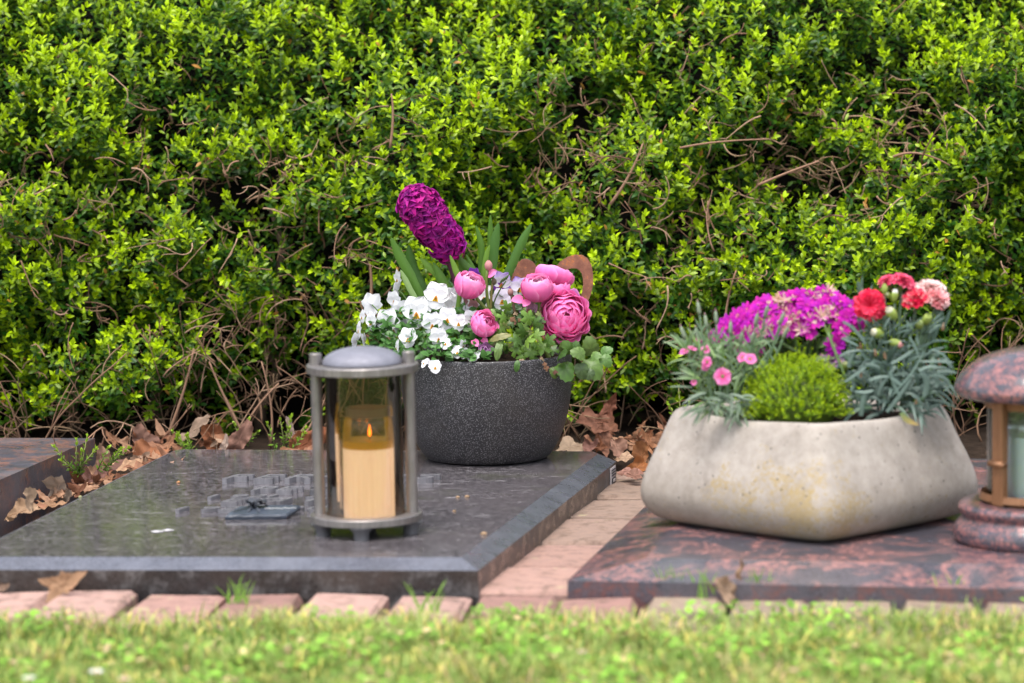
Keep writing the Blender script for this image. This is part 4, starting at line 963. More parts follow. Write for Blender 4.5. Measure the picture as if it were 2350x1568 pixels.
for x, y, k in [(640, 520, 0), (600, 610, 0), (500, 560, 0), (700, 640, 0), (720, 480, 0), (790, 560, 0), (800, 400, 0), (870, 470, 0), (880, 600, 1), (800, 690, 1), (960, 380, 0), (1000, 460, 1), (980, 560, 0), (1080, 340, 1), (1120, 400, 0), (1180, 480, 1), (1100, 570, 1), (1160, 560, 0), (1270, 570, 1), (1330, 590, 0), (1250, 400, 0), (1320, 330, 0), (1310, 440, 0), (1400, 380, 0), (1400, 500, 0), (1460, 440, 1), (1490, 340, 0), (1560, 300, 0), (1590, 380, 1), (1600, 470, 0), (1680, 360, 0), (1700, 450, 0), (1780, 440, 0), (1660, 560, 0), (370, 720, 0), (330, 800, 0), (420, 650, 0), (640, 730, 0), (830, 740, 0), (1640, 640, 0), (1580, 720, 0), (1360, 250, 1), (1530, 200, 1), (1240, 300, 0), (1800, 500, 0), (940, 310, 0), (690, 560, 0), (1040, 500, 0), (560, 520, 0), (1010, 430, 1), (1150, 420, 1), (760, 620, 1), (930, 540, 1), (1350, 480, 1), (1440, 300, 1), (1540, 420, 1), (1680, 400, 1), (1100, 290, 1), (840, 640, 1)]: dom.append((x, y, k))
for x, y, k in dom:
    dx = (x - 1150) / 700; dz = (640 - y) / 400; Y = YC - .045 * (1 - max(0, min(1, dz))) + U(-.008, .008)
    if x < 450: Y = YC - .02
    n = Vector((dx * .7, -.75, .25 + dz * .7)) + Vector((U(-.25, .25), U(-.2, .2), U(-.2, .2)))
    daisy(ci, ay(*c5(x, y), Y), n, (.0135 if k != 1 else .0125) * U(.85, 1.1), k)
daisy(ci, ay(*c5(1520, 900), YC - .05), (-.2, -.9, .2), .0145, 2); daisy(ci, ay(*c5(1640, 880), YC - .05), (.3, -.9, .1), .011, 2)
mb = MB(); linleaf(mb, ay(*c5(1560, 730), YC - .05), (.0, -.1, -1), .018, .006, (.5, .01, .42), 0)
mb.build('loose_petal', 'petal', ci)
mb = MB()
for x, y, s, d, cc in [(1400, 820, 230, (.4, -.7, .2), (.17, .22, .12)), (1200, 760, 200, (-.3, -.6, .4), (.06, .10, .03)), (1050, 700, 180, (-.2, -.5, .3), (.06, .11, .03)), (1330, 700, 170, (.2, -.5, .5), (.07, .12, .04)), (1480, 690, 150, (.5, -.5, .3), (.10, .17, .05)), (900, 760, 180, (-.6, -.4, .3), (.06, .1, .04)), (1230, 860, 160, (0, -.8, .2), (.04, .07, .02)), (1550, 800, 150, (.3, -.6, 0), (.05, .09, .03))]:
    cutleaf(x, y, s, d, YC - .035, cc, 2, .12, .05, c5, .2551, mb, (.1, -.35), 1.0, (0, -.5, .8))
for k in range(60):
    x, y = U(900, 1620), U(620, 820); c = ay(*c5(x, y), YC - .03 + U(-.02, .02)); mb.tube(bez(c, c + Vector((U(-.01, .01), 0, -.02)), Vector((c.x * .6 + QX * .4, YC, zq)), 5), .0011, 5, jc((.10, .16, .05), .3), cap=False)
mb.build('foliage', 'blade', ci)

# carnation
random.seed(15)
ca = thing('carnation_plant', (ay(*c6(650, 1380), QY - .02).x, QY - .02, zq), 'blue green carnation plant with red and pink ruffled flowers at the right of the planter', 'flower')
YK = QY - .02; mb = MB(); CG = [(.055, .10, .075), (.085, .135, .11), (.04, .075, .055), (.12, .175, .145), (.07, .13, .06)]
c6y = lambda x, y, dy=0.: ay(*c6(x, y), YK + dy)
for k in range(380):
    lv = U(0, 1); cy = 1400 - lv * 850; hw = 330 + 60 * math.sin(lv * 2.6); cx = 690 + U(-1, 1) * hw + lv * 30
    if cy < 620 and cx < 500: cx += 200
    c = c6y(cx, cy, U(-.05, .035) - .01 * (1 - lv)); a = (cx - 690) / 420 + U(-.9, .9)
    d = Vector((math.sin(a) * 1.1, U(-.9, .4), U(-.1, 1.1) if lv < .5 else U(.2, 1.2)))
    linleaf(mb, c, d, U(.022, .042) * (1 if lv < .6 else .6), U(.0038, .0056) * (1 if lv < .6 else .6), random.choice(CG), U(.1, .9) if lv < .6 else U(0, .3), tip=(.11, .17, .14))
for pts, w_ in [([(700, 1240), (800, 1120), (940, 1000), (1020, 780)], 18), ([(660, 1380), (760, 1260), (900, 1040)], 42), ([(690, 1000), (730, 1130), (790, 1240)], 40), ([(660, 1060), (600, 1130), (575, 1240)], 34), ([(460, 930), (580, 930), (640, 1010)], 30), ([(960, 1000), (1060, 930), (1140, 960)], 36), ([(1000, 910), (1150, 900), (1290, 920)], 28), ([(1130, 1000), (1260, 990), (1320, 1020)], 28), ([(1140, 1040), (1270, 1060), (1270, 1150), (1190, 1190)], 20), ([(1080, 800), (1200, 810), (1250, 920), (1285, 985)], 20), ([(220, 860), (330, 790), (430, 810)], 28), ([(240, 690), (300, 710), (400, 770)], 28), ([(250, 540), (340, 560), (440, 700), (465, 760)], 34), ([(700, 930), (800, 880), (910, 800)], 36), ([(870, 680), (930, 760), (960, 870)], 26), ([(500, 1090), (570, 1040), (680, 1050)], 34), ([(340, 1180), (430, 1210), (540, 1180)], 34), ([(700, 1060), (760, 1090), (800, 1140)], 40), ([(1100, 1040), (1150, 1060), (1150, 1130), (1110, 1150)], 40), ([(270, 1100), (400, 1010), (470, 960)], 30), ([(300, 960), (320, 870), (360, 810)], 34), ([(420, 1420), (420, 1300), (460, 1200)], 50), ([(980, 1010), (1050, 1040), (1050, 1150), (1000, 1250)], 60), ([(900, 1230), (960, 1240), (990, 1330)], 30)]:
    P = [c6y(x, y, -.065) for x, y in pts]
    Q = bez(P[0], P[1], P[-1], 9) if len(P) == 3 else [((P[0] * (1 - t) ** 3) + P[1] * (3 * t * (1 - t) ** 2) + P[2] * (3 * t * t * (1 - t)) + P[3] * t ** 3) for t in [i / 9 for i in range(10)]]
    ww = w_ * .2678 * .918 / pm(YK); ws = [ww * (.55 + .45 * math.sin(math.pi * min(.99, .15 + i / len(Q) * .8))) for i in range(len(Q))]; ws[-1] = ww * .08
    if P[0].x < P[-1].x or True: mb.ribbon(Q, ws, (0, -.8, .6), jc((.12, .18, .15), .2), -.2)
mb.build('foliage', 'blade', ca)
mb = MB(); mb.ribbon(bez(c6y(800, 1385, -.10), c6y(850, 1480, -.125), c6y(960, 1500, -.13), 7), [.006, .007, .008, .008, .006, .004, .001], (0, -.8, .6), (.09, .14, .05), -.15, (.30, .19, .04)); mb.build('yellowing_leaf', 'blade', ca)
mb = MB(); tips = [(505, 480), (640, 290), (800, 260), (930, 430), (1040, 450), (1150, 430), (735, 370), (735, 530), (1035, 560), (960, 600), (600, 700), (700, 740), (1150, 300), (420, 200)]
for x, y in tips: mb.tube(bez(c6y(x, y), c6y((x * .7 + 690 * .3), y + 350, -.01), c6y(690 + (x - 690) * .4, 1360), 10), .0018, 6, jc((.13, .21, .12), .15))
for x, y in ((1150, 300), (1140, 420), (1180, 480), (1090, 600), (420, 200), (400, 420), (450, 260)):
    for s_ in range(4): linleaf(mb, c6y(x + U(-15, 15), y + 120), (U(-.4, .4), U(-.3, .1), 1), U(.02, .03), .0034, (.13, .21, .16), 0)
mb.tube(bez(c6y(110, 640, -.04), c6y(190, 850, -.05), c6y(290, 1110, -.05), 9), .0018, 6, (.17, .27, .10)); 
for s_ in range(4): linleaf(mb, c6y(130, 690, -.04), (U(-.5, .1), -.2, 1), .018, .003, (.24, .34, .10), 0)
mb.build('stems', 'blade', ca)
RD = [(.62, .008, .04), (.80, .02, .08), (.84, .06, .13)]; CO = [(.7, .03, .10), (.84, .08, .20), (.88, .20, .32)]; PW_ = [(.75, .10, .14), (.86, .60, .58), (.85, .30, .32)]; PP = [(.80, .35, .35), (.88, .72, .68), (.88, .62, .6)]
def car(x, y, r, n, cols, lay=5, dy=0.): Y = YK + dy; return dianthus_flower(ca, ay(*c6(x, y), Y), n, r * .2678 * .918 / pm(Y), cols, 6, 'bloom', lay, .18, True, .12)
car(505, 395, 145, (-.15, -.95, .2), RD, 4, -.02); car(665, 175, 85, (-.45, -.1, .95), CO, 5); car(810, 175, 118, (.35, -.15, .95), CO, 6); car(930, 325, 120, (-.25, -.45, .85), RD[:2] + [PW_[2], RD[1]], 6, -.01)
car(1075, 250, 150, (.15, -.2, .95), PP, 6, .01); car(1130, 330, 120, (.4, -.5, .7), PW_, 5, -.005)
def cbud(x, y, r, ax, tip, dy=-.03):
    c = c6y(x, y, dy); r = r * .2678 * .918 / pm(YK); ax = Vector(ax).normalized(); m2 = MB()
    m2.tube([c - ax * r * 1.9, c - ax * r * 1.5, c - ax * r * .5, c + ax * r * .4, c + ax * r * .75], [r * .35, r * .75, r * 1.0, r * .95, r * .72], 12, jc((.36, .46, .10), .1), cap=False)
    b_ = m2.build('bud', 'blade', ca); m3 = MB(); m3.ball(c + ax * r * .5, r * .82, tip, 12, 8, ax, 1.0)
    for k in range(4): m3.petal(frame(c + ax * r * .4, ax + Vector((U(-.4, .4), U(-.4, .4), 0)), (0, -1, 0)), r * 1.2, r * .9, tip, tip, ruf=.2)
    m3.build('bud_tip', 'petal', b_)
CT = (.78, .76, .58)
for x, y, r, ax, tip in [(735, 285, 36, (.1, -.2, 1), (.8, .8, .74)), (700, 455, 50, (-.55, -.5, .8), CT), (1040, 510, 45, (.2, -.8, .6), (.45, .55, .15)), (965, 560, 40, (-.1, -.8, .6), (.5, .6, .25)), (560, 645, 48, (-.7, -.6, .3), CT), (755, 745, 42, (.85, -.5, -.3), (.82, .42, .40)), (272, 945, 32, (-.1, -.6, .8), (.5, .55, .25)), (935, 1095, 20, (0, -.3, 1), (.3, .4, .12)), (250, 1095, 22, (0, -.6, .6), (.5, .55, .25)), (440, 1115, 25, (0, -.5, .8), (.36, .4, .12)), (640, 225, 30, (0, 0, 1), (.3, .4, .1)), (670, 290, 22, (-.4, -.6, .6), (.5, .5, .3))]: cbud(x, y, r, ax, tip)
mb = MB()
for x, y in ((400, 820), (420, 790), (650, 890), (420, 1060), (1155, 950), (1180, 620), (930, 1310), (560, 860)):
    c = c6y(x, y, -.06); mb.petal(frame(c, (U(-.6, .6), -.3, 1), (0, -1, 0)), .009, .003, (.5, .28, .16), (.62, .42, .28), ruf=.4)
mb.build('withered_tips', 'dead', ca)

# ------------------------------------------------------------ hedge
def vnoise(x, z, cell, seed, oct_=3):
    r = np.random.default_rng(seed); out = 0; amp = 1; tot = 0
    for o in range(oct_):
        G = r.random((256, 256)); fx, fz = x / cell + 100, z / cell + 100; ix, iz = np.floor(fx).astype(int), np.floor(fz).astype(int)
        tx, tz = fx - ix, fz - iz; tx = tx * tx * (3 - 2 * tx); tz = tz * tz * (3 - 2 * tz); g = lambda a, b: G[a % 256, b % 256]
        out = out + amp * ((g(ix, iz) * (1 - tx) + g(ix + 1, iz) * tx) * (1 - tz) + (g(ix, iz + 1) * (1 - tx) + g(ix + 1, iz + 1) * tx) * tz)
        tot += amp; amp *= .5; cell *= .5
    return out / tot
HB = 4.97
# gaps in the foliage (pixel place, size) turned into places on the hedge face
gaps = []
for x, y, sx, sy, a in [(350, 285, 60, 22, .8), (120, 400, 160, 40, .6), (330, 440, 130, 35, .55), (520, 440, 80, 40, 1.0), (640, 395, 110, 30, .6), (600, 540, 90, 40, .6), (760, 370, 70, 40, .6), (900, 330, 60, 60, .35), (780, 580, 80, 30, .45),
        (1300, 385, 80, 45, .85), (1340, 290, 80, 45, .8), (1400, 460, 60, 50, .9), (1290, 245, 50, 20, .5), (1560, 530, 50, 50, .8), (1650, 560, 60, 30, .5), (1740, 370, 120, 40, .9), (1860, 410, 120, 45, 1.0), (1950, 450, 70, 30, .7), (1780, 300, 90, 25, .5), (2000, 290, 120, 20, .6), (2130, 260, 60, 40, .9), (2100, 330, 70, 30, .7), (2230, 460, 60, 35, .7), (2050, 400, 60, 25, .5), (1480, 400, 50, 20, .5), (1600, 170, 40, 40, .35),
        (260, 720, 90, 40, .6), (480, 660, 60, 50, .5), (700, 740, 90, 60, .7), (560, 790, 80, 60, .5), (860, 640, 50, 60, .4), (180, 850, 120, 30, .4), (640, 900, 180, 90, .9), (380, 990, 100, 50, .9), (130, 990, 90, 30, .9), (850, 960, 100, 80, .9), (450, 870, 60, 60, .6), (1350, 880, 50, 100, .5), (1450, 720, 50, 70, .5), (2290, 830, 60, 120, .5), (60, 560, 60, 40, .4), (150, 560, 60, 20, .4), (1450, 940, 80, 50, .6), (2180, 980, 80, 60, .8), (1600, 640, 60, 30, .4)]:
    p = ay(x, y, HB + .03); gaps.append((p.x, p.z, sx * 1.2 / pm(HB), sy * 1.3 / pm(HB), a))
def gapf(x, z):
    g = np.zeros_like(x)
    for gx, gz, sx, sz, a in gaps: g = np.maximum(g, a * np.exp(-((x - gx) / sx) ** 2 - ((z - gz) / sz) ** 2))
    out = (np.abs(x) > .85) | (z > .72)
    return np.where(out, .55 * (vnoise(x, z, .16, 5) > .62), g)
def surfY(x, z):
    g = gapf(x, z); lean = .0 + np.where(z > .28, (z - .28) ** 1.7 * .95, 0)
    return HB + lean + .12 * (vnoise(x, z * 1.2, .15, 3) - .5) * 1.7 + .10 * np.clip(g, 0, 1) + np.where(z < .10, (.10 - z) * .35, 0)
HW, HT = 2.1, .96
hedge = thing('hedge', (0, HB + .3, 0), 'dense clipped evergreen hedge with bright new tips and bare brown twigs', 'hedge')
def sample(n, x0, x1, z0, z1, keep, rr):
    x = rr.uniform(x0, x1, n); z = rr.uniform(z0, z1, n); k = rr.random(n) < keep(x, z); return x[k], z[k]
O_, D_, N_, L_, W_, C_ = [], [], [], [], [], []
STEMS = []
def hedge_layer(n, deep, bright, x0=-1.15, x1=1.15, z0=.03, z1=.92, r=rng):
    def keep(x, z):
        g = gapf(x, z); k = 1 - (1.1 if deep < .03 else .95) * g
        lowk = np.clip((z - .025) / .07, .12, 1) if deep < .03 else np.clip((z - .0) / .10, .15, 1)
        return np.clip(k, .03, 1) * lowk * (np.clip((vnoise(x, z, .06, 8) - .30) * 3.0, .22, 1.15) if deep < .03 else .9)
    x, z = sample(n, x0, x1, z0, z1, keep, r); m = len(x)
    y = surfY(x, z) + deep + r.uniform(0, .025, m)
    base = np.stack([x, y + .022, z - .012], 1)
    up = .75 + .9 * np.clip((z - .3) / .5, 0, 1)
    d = np.stack([r.normal(0, .42, m), -.75 + r.normal(0, .3, m), up + r.normal(0, .40, m)], 1)
    ln = r.uniform(.026, .054, m)
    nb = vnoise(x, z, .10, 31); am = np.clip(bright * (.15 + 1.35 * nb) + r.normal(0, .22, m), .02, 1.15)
    # sky light painted in: leaves paler towards the top; right side less pale
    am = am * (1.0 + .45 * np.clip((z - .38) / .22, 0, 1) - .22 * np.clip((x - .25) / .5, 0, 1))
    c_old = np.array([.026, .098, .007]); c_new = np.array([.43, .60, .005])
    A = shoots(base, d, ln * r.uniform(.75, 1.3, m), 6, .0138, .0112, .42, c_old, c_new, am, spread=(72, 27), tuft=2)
    yl = r.random(len(A[5])) < .006; A[5][yl] = np.array([.45, .22, .05])
    for lst, q in zip((O_, D_, N_, L_, W_, C_), A): lst.append(q)
    STEMS.append((base[::2], (base + d / np.linalg.norm(d, axis=1, keepdims=True) * ln[:, None])[::2]))
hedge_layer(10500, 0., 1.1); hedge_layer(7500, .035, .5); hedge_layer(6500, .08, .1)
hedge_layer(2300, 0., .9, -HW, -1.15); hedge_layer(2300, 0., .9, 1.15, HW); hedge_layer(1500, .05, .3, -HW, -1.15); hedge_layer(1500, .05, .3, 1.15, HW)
# flat top of the hedge
m = 2600; r = rng; x = r.uniform(-HW, HW, m); y = r.uniform(HB + .42, HB + .95, m); base = np.stack([x, y, .90 + .05 * vnoise(x, y, .2, 4)], 1)
A = shoots(base, np.stack([r.normal(0, .4, m), r.normal(-.2, .4, m), np.ones(m)], 1), r.uniform(.03, .05, m), 6, .014, .010, .46, np.array([.03, .09, .012]), np.array([.23, .40, .016]), r.uniform(.5, 1.1, m))
for lst, q in zip((O_, D_, N_, L_, W_, C_), A): lst.append(q)
AA = [np.concatenate(q) for q in (O_, D_, N_, L_, W_, C_)]
P, t3, q4, C = leafset(0, *AA, bend=.12)
fo = numesh('foliage', P, [t3, q4], C, 'leaf', hedge)
# dark sheets behind the leaves, with the hedge's inner shade put into their colour
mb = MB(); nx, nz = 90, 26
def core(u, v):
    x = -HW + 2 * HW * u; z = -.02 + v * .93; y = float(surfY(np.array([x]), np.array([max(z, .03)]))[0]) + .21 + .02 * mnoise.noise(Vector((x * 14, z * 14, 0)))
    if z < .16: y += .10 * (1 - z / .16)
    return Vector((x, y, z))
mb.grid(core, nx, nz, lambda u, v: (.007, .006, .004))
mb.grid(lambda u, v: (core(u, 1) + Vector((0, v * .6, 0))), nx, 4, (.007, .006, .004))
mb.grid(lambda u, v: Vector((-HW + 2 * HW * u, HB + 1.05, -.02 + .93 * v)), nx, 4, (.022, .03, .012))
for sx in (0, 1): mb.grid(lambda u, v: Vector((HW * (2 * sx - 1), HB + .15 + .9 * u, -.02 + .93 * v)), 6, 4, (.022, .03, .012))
mb.build('dark_core', 'bark', hedge)
# twigs
random.seed(33); tw = MB()
TC = [(.34, .20, .13), (.26, .15, .095), (.42, .27, .18), (.20, .115, .07), (.30, .20, .12)]
def twig(p, d, ln, r, col, kink=.35, n=7, branch=True):
    pts = [Vector(p)]; d = Vector(d).normalized(); dr = Vector((U(-1, 1), U(-.4, .4), U(-1, 1))) * kink
    for i in range(n): d = (d + dr * .28 + Vector((U(-1, 1), U(-1, 1), U(-1, 1))) * .10).normalized(); pts.append(pts[-1] + d * ln / n)
    tw.tube(pts, [r * (1 - .45 * i / n) for i in range(n + 1)], 5, jc(col, .15))
    if branch:
        for k in range(random.choice([1, 2, 3])):
            i = random.randint(2, n - 1); twig(pts[i], (d + Vector((U(-1, 1), U(-.6, .3), U(-1, 1)))).normalized(), ln * U(.25, .5), r * .65, col, kink, 4, False)
for gx, gz, sx, sz, a in gaps:
    for k in range(int(5 + 620 * sx * 2 * sz * 2 * a * 3.6)):
        x = gx + random.gauss(0, sx * .75); z = gz + random.gauss(0, sz * .7)
        if z < .02: continue
        y = float(surfY(np.array([x]), np.array([z]))[0]) + U(-.04, .06)
        d = (U(-1, 1), U(-.5, .2), U(-.75, .75)) if z > .18 else (U(-.6, .6), U(-.4, .3), U(.2, 1))
        twig((x, y, z), d, U(.02, .075), U(.0007, .0015), random.choice(TC), 1.0)
for k in range(200):
    x, z = U(-1.1, 1.1), U(.03, .62); y = float(surfY(np.array([x]), np.array([z]))[0]) + U(-.005, .05)
    twig((x, y, z), (U(-1, 1), U(-.5, .2), U(-.6, .9)), U(.02, .06), U(.0006, .0012), random.choice(TC), .9)
for k in range(170):     # arching bare shoots at the foot
    x = U(-1.1, 1.1); 
    if -.05 < x < .08 and k % 2: continue
    y = HB + U(-.06, .12); twig((x, y, .015), (U(-.8, .8), U(-.5, .3), U(.5, 1)), U(.06, .20), U(.0008, .0017), random.choice(TC), 1.1, 9)
tw.build('twigs', 'bark', hedge)
for k in range(26):      # woody stems standing in the shade
    x = -1.9 + k * .152 + U(-.04, .04); s_ = MB(); y0 = HB + .19 + U(-.03, .06)
    pts = [Vector((x, y0, -.01))]
    for i in range(6): pts.append(pts[-1] + Vector((U(-.03, .03), U(-.02, .02), .06)))
    s_.tube(pts, [.011 * (1 - i * .1) for i in range(7)], 8, jc((.14, .10, .07), .2)); s_.build('stem', 'bark', hedge)
# a few pale long branches that show
for pts, r in [([(895, 340), (900, 260), (898, 215)], .0022), ([(1400, 470), (1440, 400), (1475, 330)], .0024), ([(850, 700), (852, 650), (848, 600)], .0028), ([(1560, 340), (1640, 330), (1760, 320)], .0018), ([(1740, 425), (1800, 405), (1880, 370)], .0022), ([(2050, 360), (2100, 340), (2180, 380)], .002), ([(1660, 790), (1655, 700), (1690, 620)], .0022), ([(380, 1010), (430, 900), (445, 800)], .0026), ([(545, 1030), (570, 950), (640, 880)], .0024), ([(620, 1020), (630, 940), (600, 830)], .002), ([(900, 1000), (870, 930), (900, 850)], .002), ([(560, 1000), (500, 920), (480, 830)], .0024), ([(690, 1010), (740, 940), (760, 880)], .0022)]:
    s_ = MB(); P = [ay(x, y, HB - .01) for x, y in pts]; P[1] += Vector((U(-.008, .008), 0, U(-.006, .006))); s_.tube(bez(P[0], P[1], P[2], 10), [r * (1 - .05 * i) for i in range(10)], 6, jc((.34, .20, .13), .1)); s_.build('bare_branch', 'bark', hedge)

# small leafy shoots standing among the litter
def shoot_plant(x, y, Y, h, n, lean, label, seed):
    r = np.random.default_rng(seed); b = ay(x, y, Y); root = thing('seedling_shoot', (b.x, b.y, b.z - .002), label, 'plant')
    bs = np.tile([b.x, b.y, b.z], (n, 1)) + r.normal(0, .004, (n, 3)) * [1, 1, 0]
    d = np.stack([lean + r.normal(0, .5, n), r.normal(-.15, .3, n), np.ones(n)], 1); ln = r.uniform(.5, 1, n) * h
    A = shoots(bs, d, ln, 8, .0095, .007, .46, np.array([.10, .22, .02]), np.array([.30, .46, .03]), np.full(n, 1.))
    P, t3, q4, C = leafset(0, *A); numesh('leaves', P, [t3, q4], C, 'leaf', root)
    mb = MB(); dn = d / np.linalg.norm(d, axis=1, keepdims=True)
    for i in range(n): mb.tube([bs[i], bs[i] + dn[i] * ln[i]], .0008, 5, (.2, .2, .08))
    mb.build('stems', 'bark', root)
shoot_plant(180, 1088, 4.62, .055, 7, .25, 'bright green leafy shoot against the side of the left stone', 1)
shoot_plant(240, 1080, 4.66, .045, 4, .9, 'pale yellow green sprig leaning right over the leaf litter', 2)
shoot_plant(650, 1040, 4.86, .055, 7, .0, 'leafy green shoot behind the slab just left of the steel lantern', 3)
shoot_plant(430, 1040, 4.88, .035, 6, -.2, 'low green sprig behind the middle of the dark slab', 4)
shoot_plant(560, 1020, 4.9, .04, 4, .2, 'small dark sprig between two upright dead leaves', 5)
shoot_plant(1572, 1005, 4.8, .07, 6, -.1, 'green hedge shoot rising beside the big maple leaf', 6)
shoot_plant(1590, 1010, 4.82, .05, 6, .4, 'dark green sprig touching the left shoulder of the concrete planter', 7)

# ------------------------------------------------------------ dead leaves
DC = [(.36, .17, .09), (.45, .25, .15), (.30, .12, .06), (.50, .32, .21), (.40, .19, .11), (.24, .10, .055)]
def dleaf(pos, size, d, nr, col, lob=5, dep=.4, curl=(.6, .3), label=None, group=None, tooth=.04, wid=.85, wr=.26):
    mb = MB(); c = Vector(pos); mb.lobed(frame(c, d, nr), size, lob, dep, jc(col, .1), tuple(q * .75 for q in col), curl, wr, 60, 7, tooth, wid, True)
    y = Vector(d).normalized(); mb.tube([c - y * size * .55, c + y * size * .6], [.0009, .0003], 5, tuple(q * 1.2 for q in col))
    return tag(mb.build('dead_leaf', 'dead'), label, 'leaf', group)
c8 = crop(1400, 950, .1913); c4l = crop(0, 1020, .3444)
def at8(x, y, Y): return ay(*c8(x, y), Y)
dleaf(at8(470, 560, 4.86), .036, (-.75, -.2, .0), (.2, -.8, .6), (.30, .13, .08), 5, .35, (.5, .2), 'large brown maple leaf standing at the hedge foot right of the charcoal bowl')
dleaf(at8(640, 370, 4.88), .024, (.3, .0, .7), (.1, -.9, .3), (.26, .10, .06), 5, .4, (.5, .3), 'dark brown curled leaf on top of the big maple leaf')
dleaf(at8(560, 760, 4.85), .026, (.1, -.2, -1), (.3, -.9, .2), (.34, .16, .10), 4, .3, (.9, .2), 'brown leaf hanging folded below the big maple leaf')
dleaf(at8(130, 880, 4.84), .030, (.9, -.1, .1), (.0, -.5, .8), (.52, .37, .25), 4, .3, (.3, .1), 'pale tan flat leaf beside the foot of the charcoal bowl')
dleaf(at8(400, 880, 4.82), .020, (.5, -.2, .4), (-.2, -.7, .6), (.44, .22, .17), 4, .3, (.8, .4), 'crumpled pinkish brown leaf behind the right back corner of the dark slab')
dleaf(at8(730, 880, 4.80), .023, (.4, -.2, -.8), (.4, -.8, .4), (.42, .23, .16), 2, .2, (1.0, .3), 'narrow folded tan leaf behind the maker plate')
dleaf(at8(860, 1020, 4.76), .026, (.9, -.2, .1), (0, -.3, .95), (.58, .38, .25), 4, .3, (.3, .1), 'light tan leaf lying flat on the litter behind the brick path')
dleaf(at8(1070, 1000, 4.74), .026, (.5, -.2, .7), (-.5, -.7, .3), (.40, .17, .07), 3, .2, (1.0, .3), 'rust brown curled leaf at the left shoulder of the concrete planter')
dleaf(at8(1150, 820, 4.80), .024, (-.6, -.1, .8), (.3, -.8, .4), (.56, .26, .13), 5, .5, (.6, .3), 'orange brown pointed leaf touching the concrete planter')
dleaf(at8(1000, 1150, 4.70), .022, (-.7, -.3, -.4), (.1, -.8, .5), (.40, .15, .05), 3, .2, (.9, .4), 'orange brown leaf lying in the gap at the end of the brick path')
dleaf(at8(880, 1190, 4.68), .020, (.8, -.3, .1), (-.1, -.6, .7), (.48, .25, .19), 4, .3, (-.8, -.2), 'pinkish arched leaf at the far end of the brick path')
dleaf(at8(960, 1250, 4.66), .018, (.6, -.4, -.2), (0, -.4, .9), (.34, .17, .12), 3, .2, (.6, .2), 'small brown leaf resting on the last brick of the path')
P4 = lambda x, y, z=.02: az(*c4l(x, y), z)
dleaf(P4(130, 760, .012), .030, (.9, -.3, .35), (-.2, -.6, .8), (.52, .33, .20), 4, .3, (1.1, -.3), 'pale tan curled leaf at the left end of the gap between two graves')
dleaf(P4(205, 680, .03), .020, (-.25, -.1, .95), (.7, -.6, .2), (.56, .38, .25), 2, .2, (1.2, .2), 'upright pointed tip of tan leaf beside the left stone')
dleaf(P4(420, 590, .018), .034, (.3, -.3, .8), (.2, -.8, .5), (.50, .38, .29), 5, .3, (.5, .5), 'bleached beige crumpled leaf leaning on the left stone', wr=.35)
dleaf(P4(560, 600, .010), .030, (.9, -.2, .2), (0, -.4, .9), (.58, .34, .21), 4, .3, (.3, .1), 'light orange tan leaf by the bleached leaf in the gap')
dleaf(P4(640, 530, .018), .036, (.9, -.1, .2), (-.1, -.5, .9), (.22, .10, .075), 4, .5, (.8, .3), 'dark brown shrivelled leaf in the middle of the gap', wr=.35)
dleaf(P4(760, 470, .024), .034, (.8, .2, .35), (-.2, -.6, .8), (.26, .13, .10), 4, .5, (.9, .2), 'dark brown wrinkled leaf beside the left edge of the dark slab', wr=.3)
dleaf(P4(360, 710, .008), .026, (.9, .1, .1), (0, -.3, .95), (.44, .25, .14), 5, .5, (.3, .2), 'flat brown leaf below the bleached leaf')
dleaf(P4(740, 400, .03), .028, (-.2, .0, .9), (.5, -.8, .2), (.42, .24, .16), 4, .3, (.6, .2), 'tan leaf standing behind the yellow green sprig')
dleaf(P4(900, 420, .02), .028, (.8, -.2, .1), (0, -.5, .8), (.54, .32, .19), 4, .3, (.4, .2), 'orange tan leaf at the back left corner of the dark slab')
dleaf(ay(*c4l(1050, 240), 4.9), .030, (-.2, .1, .95), (.3, -.9, .1), (.34, .18, .13), 4, .2, (.3, .2), 'upright brown leaf behind the back left corner of the dark slab')
dleaf(ay(*c4l(1070, 350), 4.84), .034, (.85, -.1, .25), (-.1, -.7, .6), (.42, .17, .08), 4, .2, (1.0, .1), 'rolled rust orange leaf at the corner behind the dark slab')
dleaf(ay(*c4l(1010, 400), 4.80), .026, (.4, -.2, .3), (.3, -.7, .6), (.58, .38, .26), 4, .3, (.4, .3), 'pale tan leaf in front of the rolled orange leaf')
dleaf(ay(*c4l(1390, 170), 4.93), .040, (.85, .0, .45), (-.4, -.6, .7), (.36, .25, .18), 2, .1, (.3, .1), 'large greyish folded leaf leaning under the hedge twigs', wid=.45)
dleaf(ay(*c4l(1540, 230), 4.90), .034, (.4, .0, -.8), (.3, -.9, .2), (.30, .11, .05), 4, .25, (.5, .2), 'dark red brown leaf hanging from the greyish folded leaf')
dleaf(ay(*c4l(1740, 230), 4.86), .036, (.35, .0, .95), (.1, -.95, .2), (.36, .19, .14), 3, .2, (.5, .1), 'tall upright brown leaf behind the lettering', wid=.6)
dleaf(ay(*c4l(1630, 280), 4.85), .020, (.1, .0, .9), (-.3, -.9, .2), (.52, .38, .30), 2, .2, (1., .1), 'pale narrow leaf left of the tall upright leaf', wid=.5)
dleaf(ay(*c4l(2110, 170), 4.9), .022, (-.3, .0, .9), (.3, -.9, .2), (.46, .34, .28), 2, .2, (.9, .1), 'pale grey brown leaf tip behind the green shoot', wid=.5)
dleaf(ay(*c4l(2230, 250), 4.86), .036, (.8, .0, .5), (.0, -.9, .3), (.30, .10, .045), 4, .2, (.6, .3), 'dark rust leaf seen just left of the steel lantern')
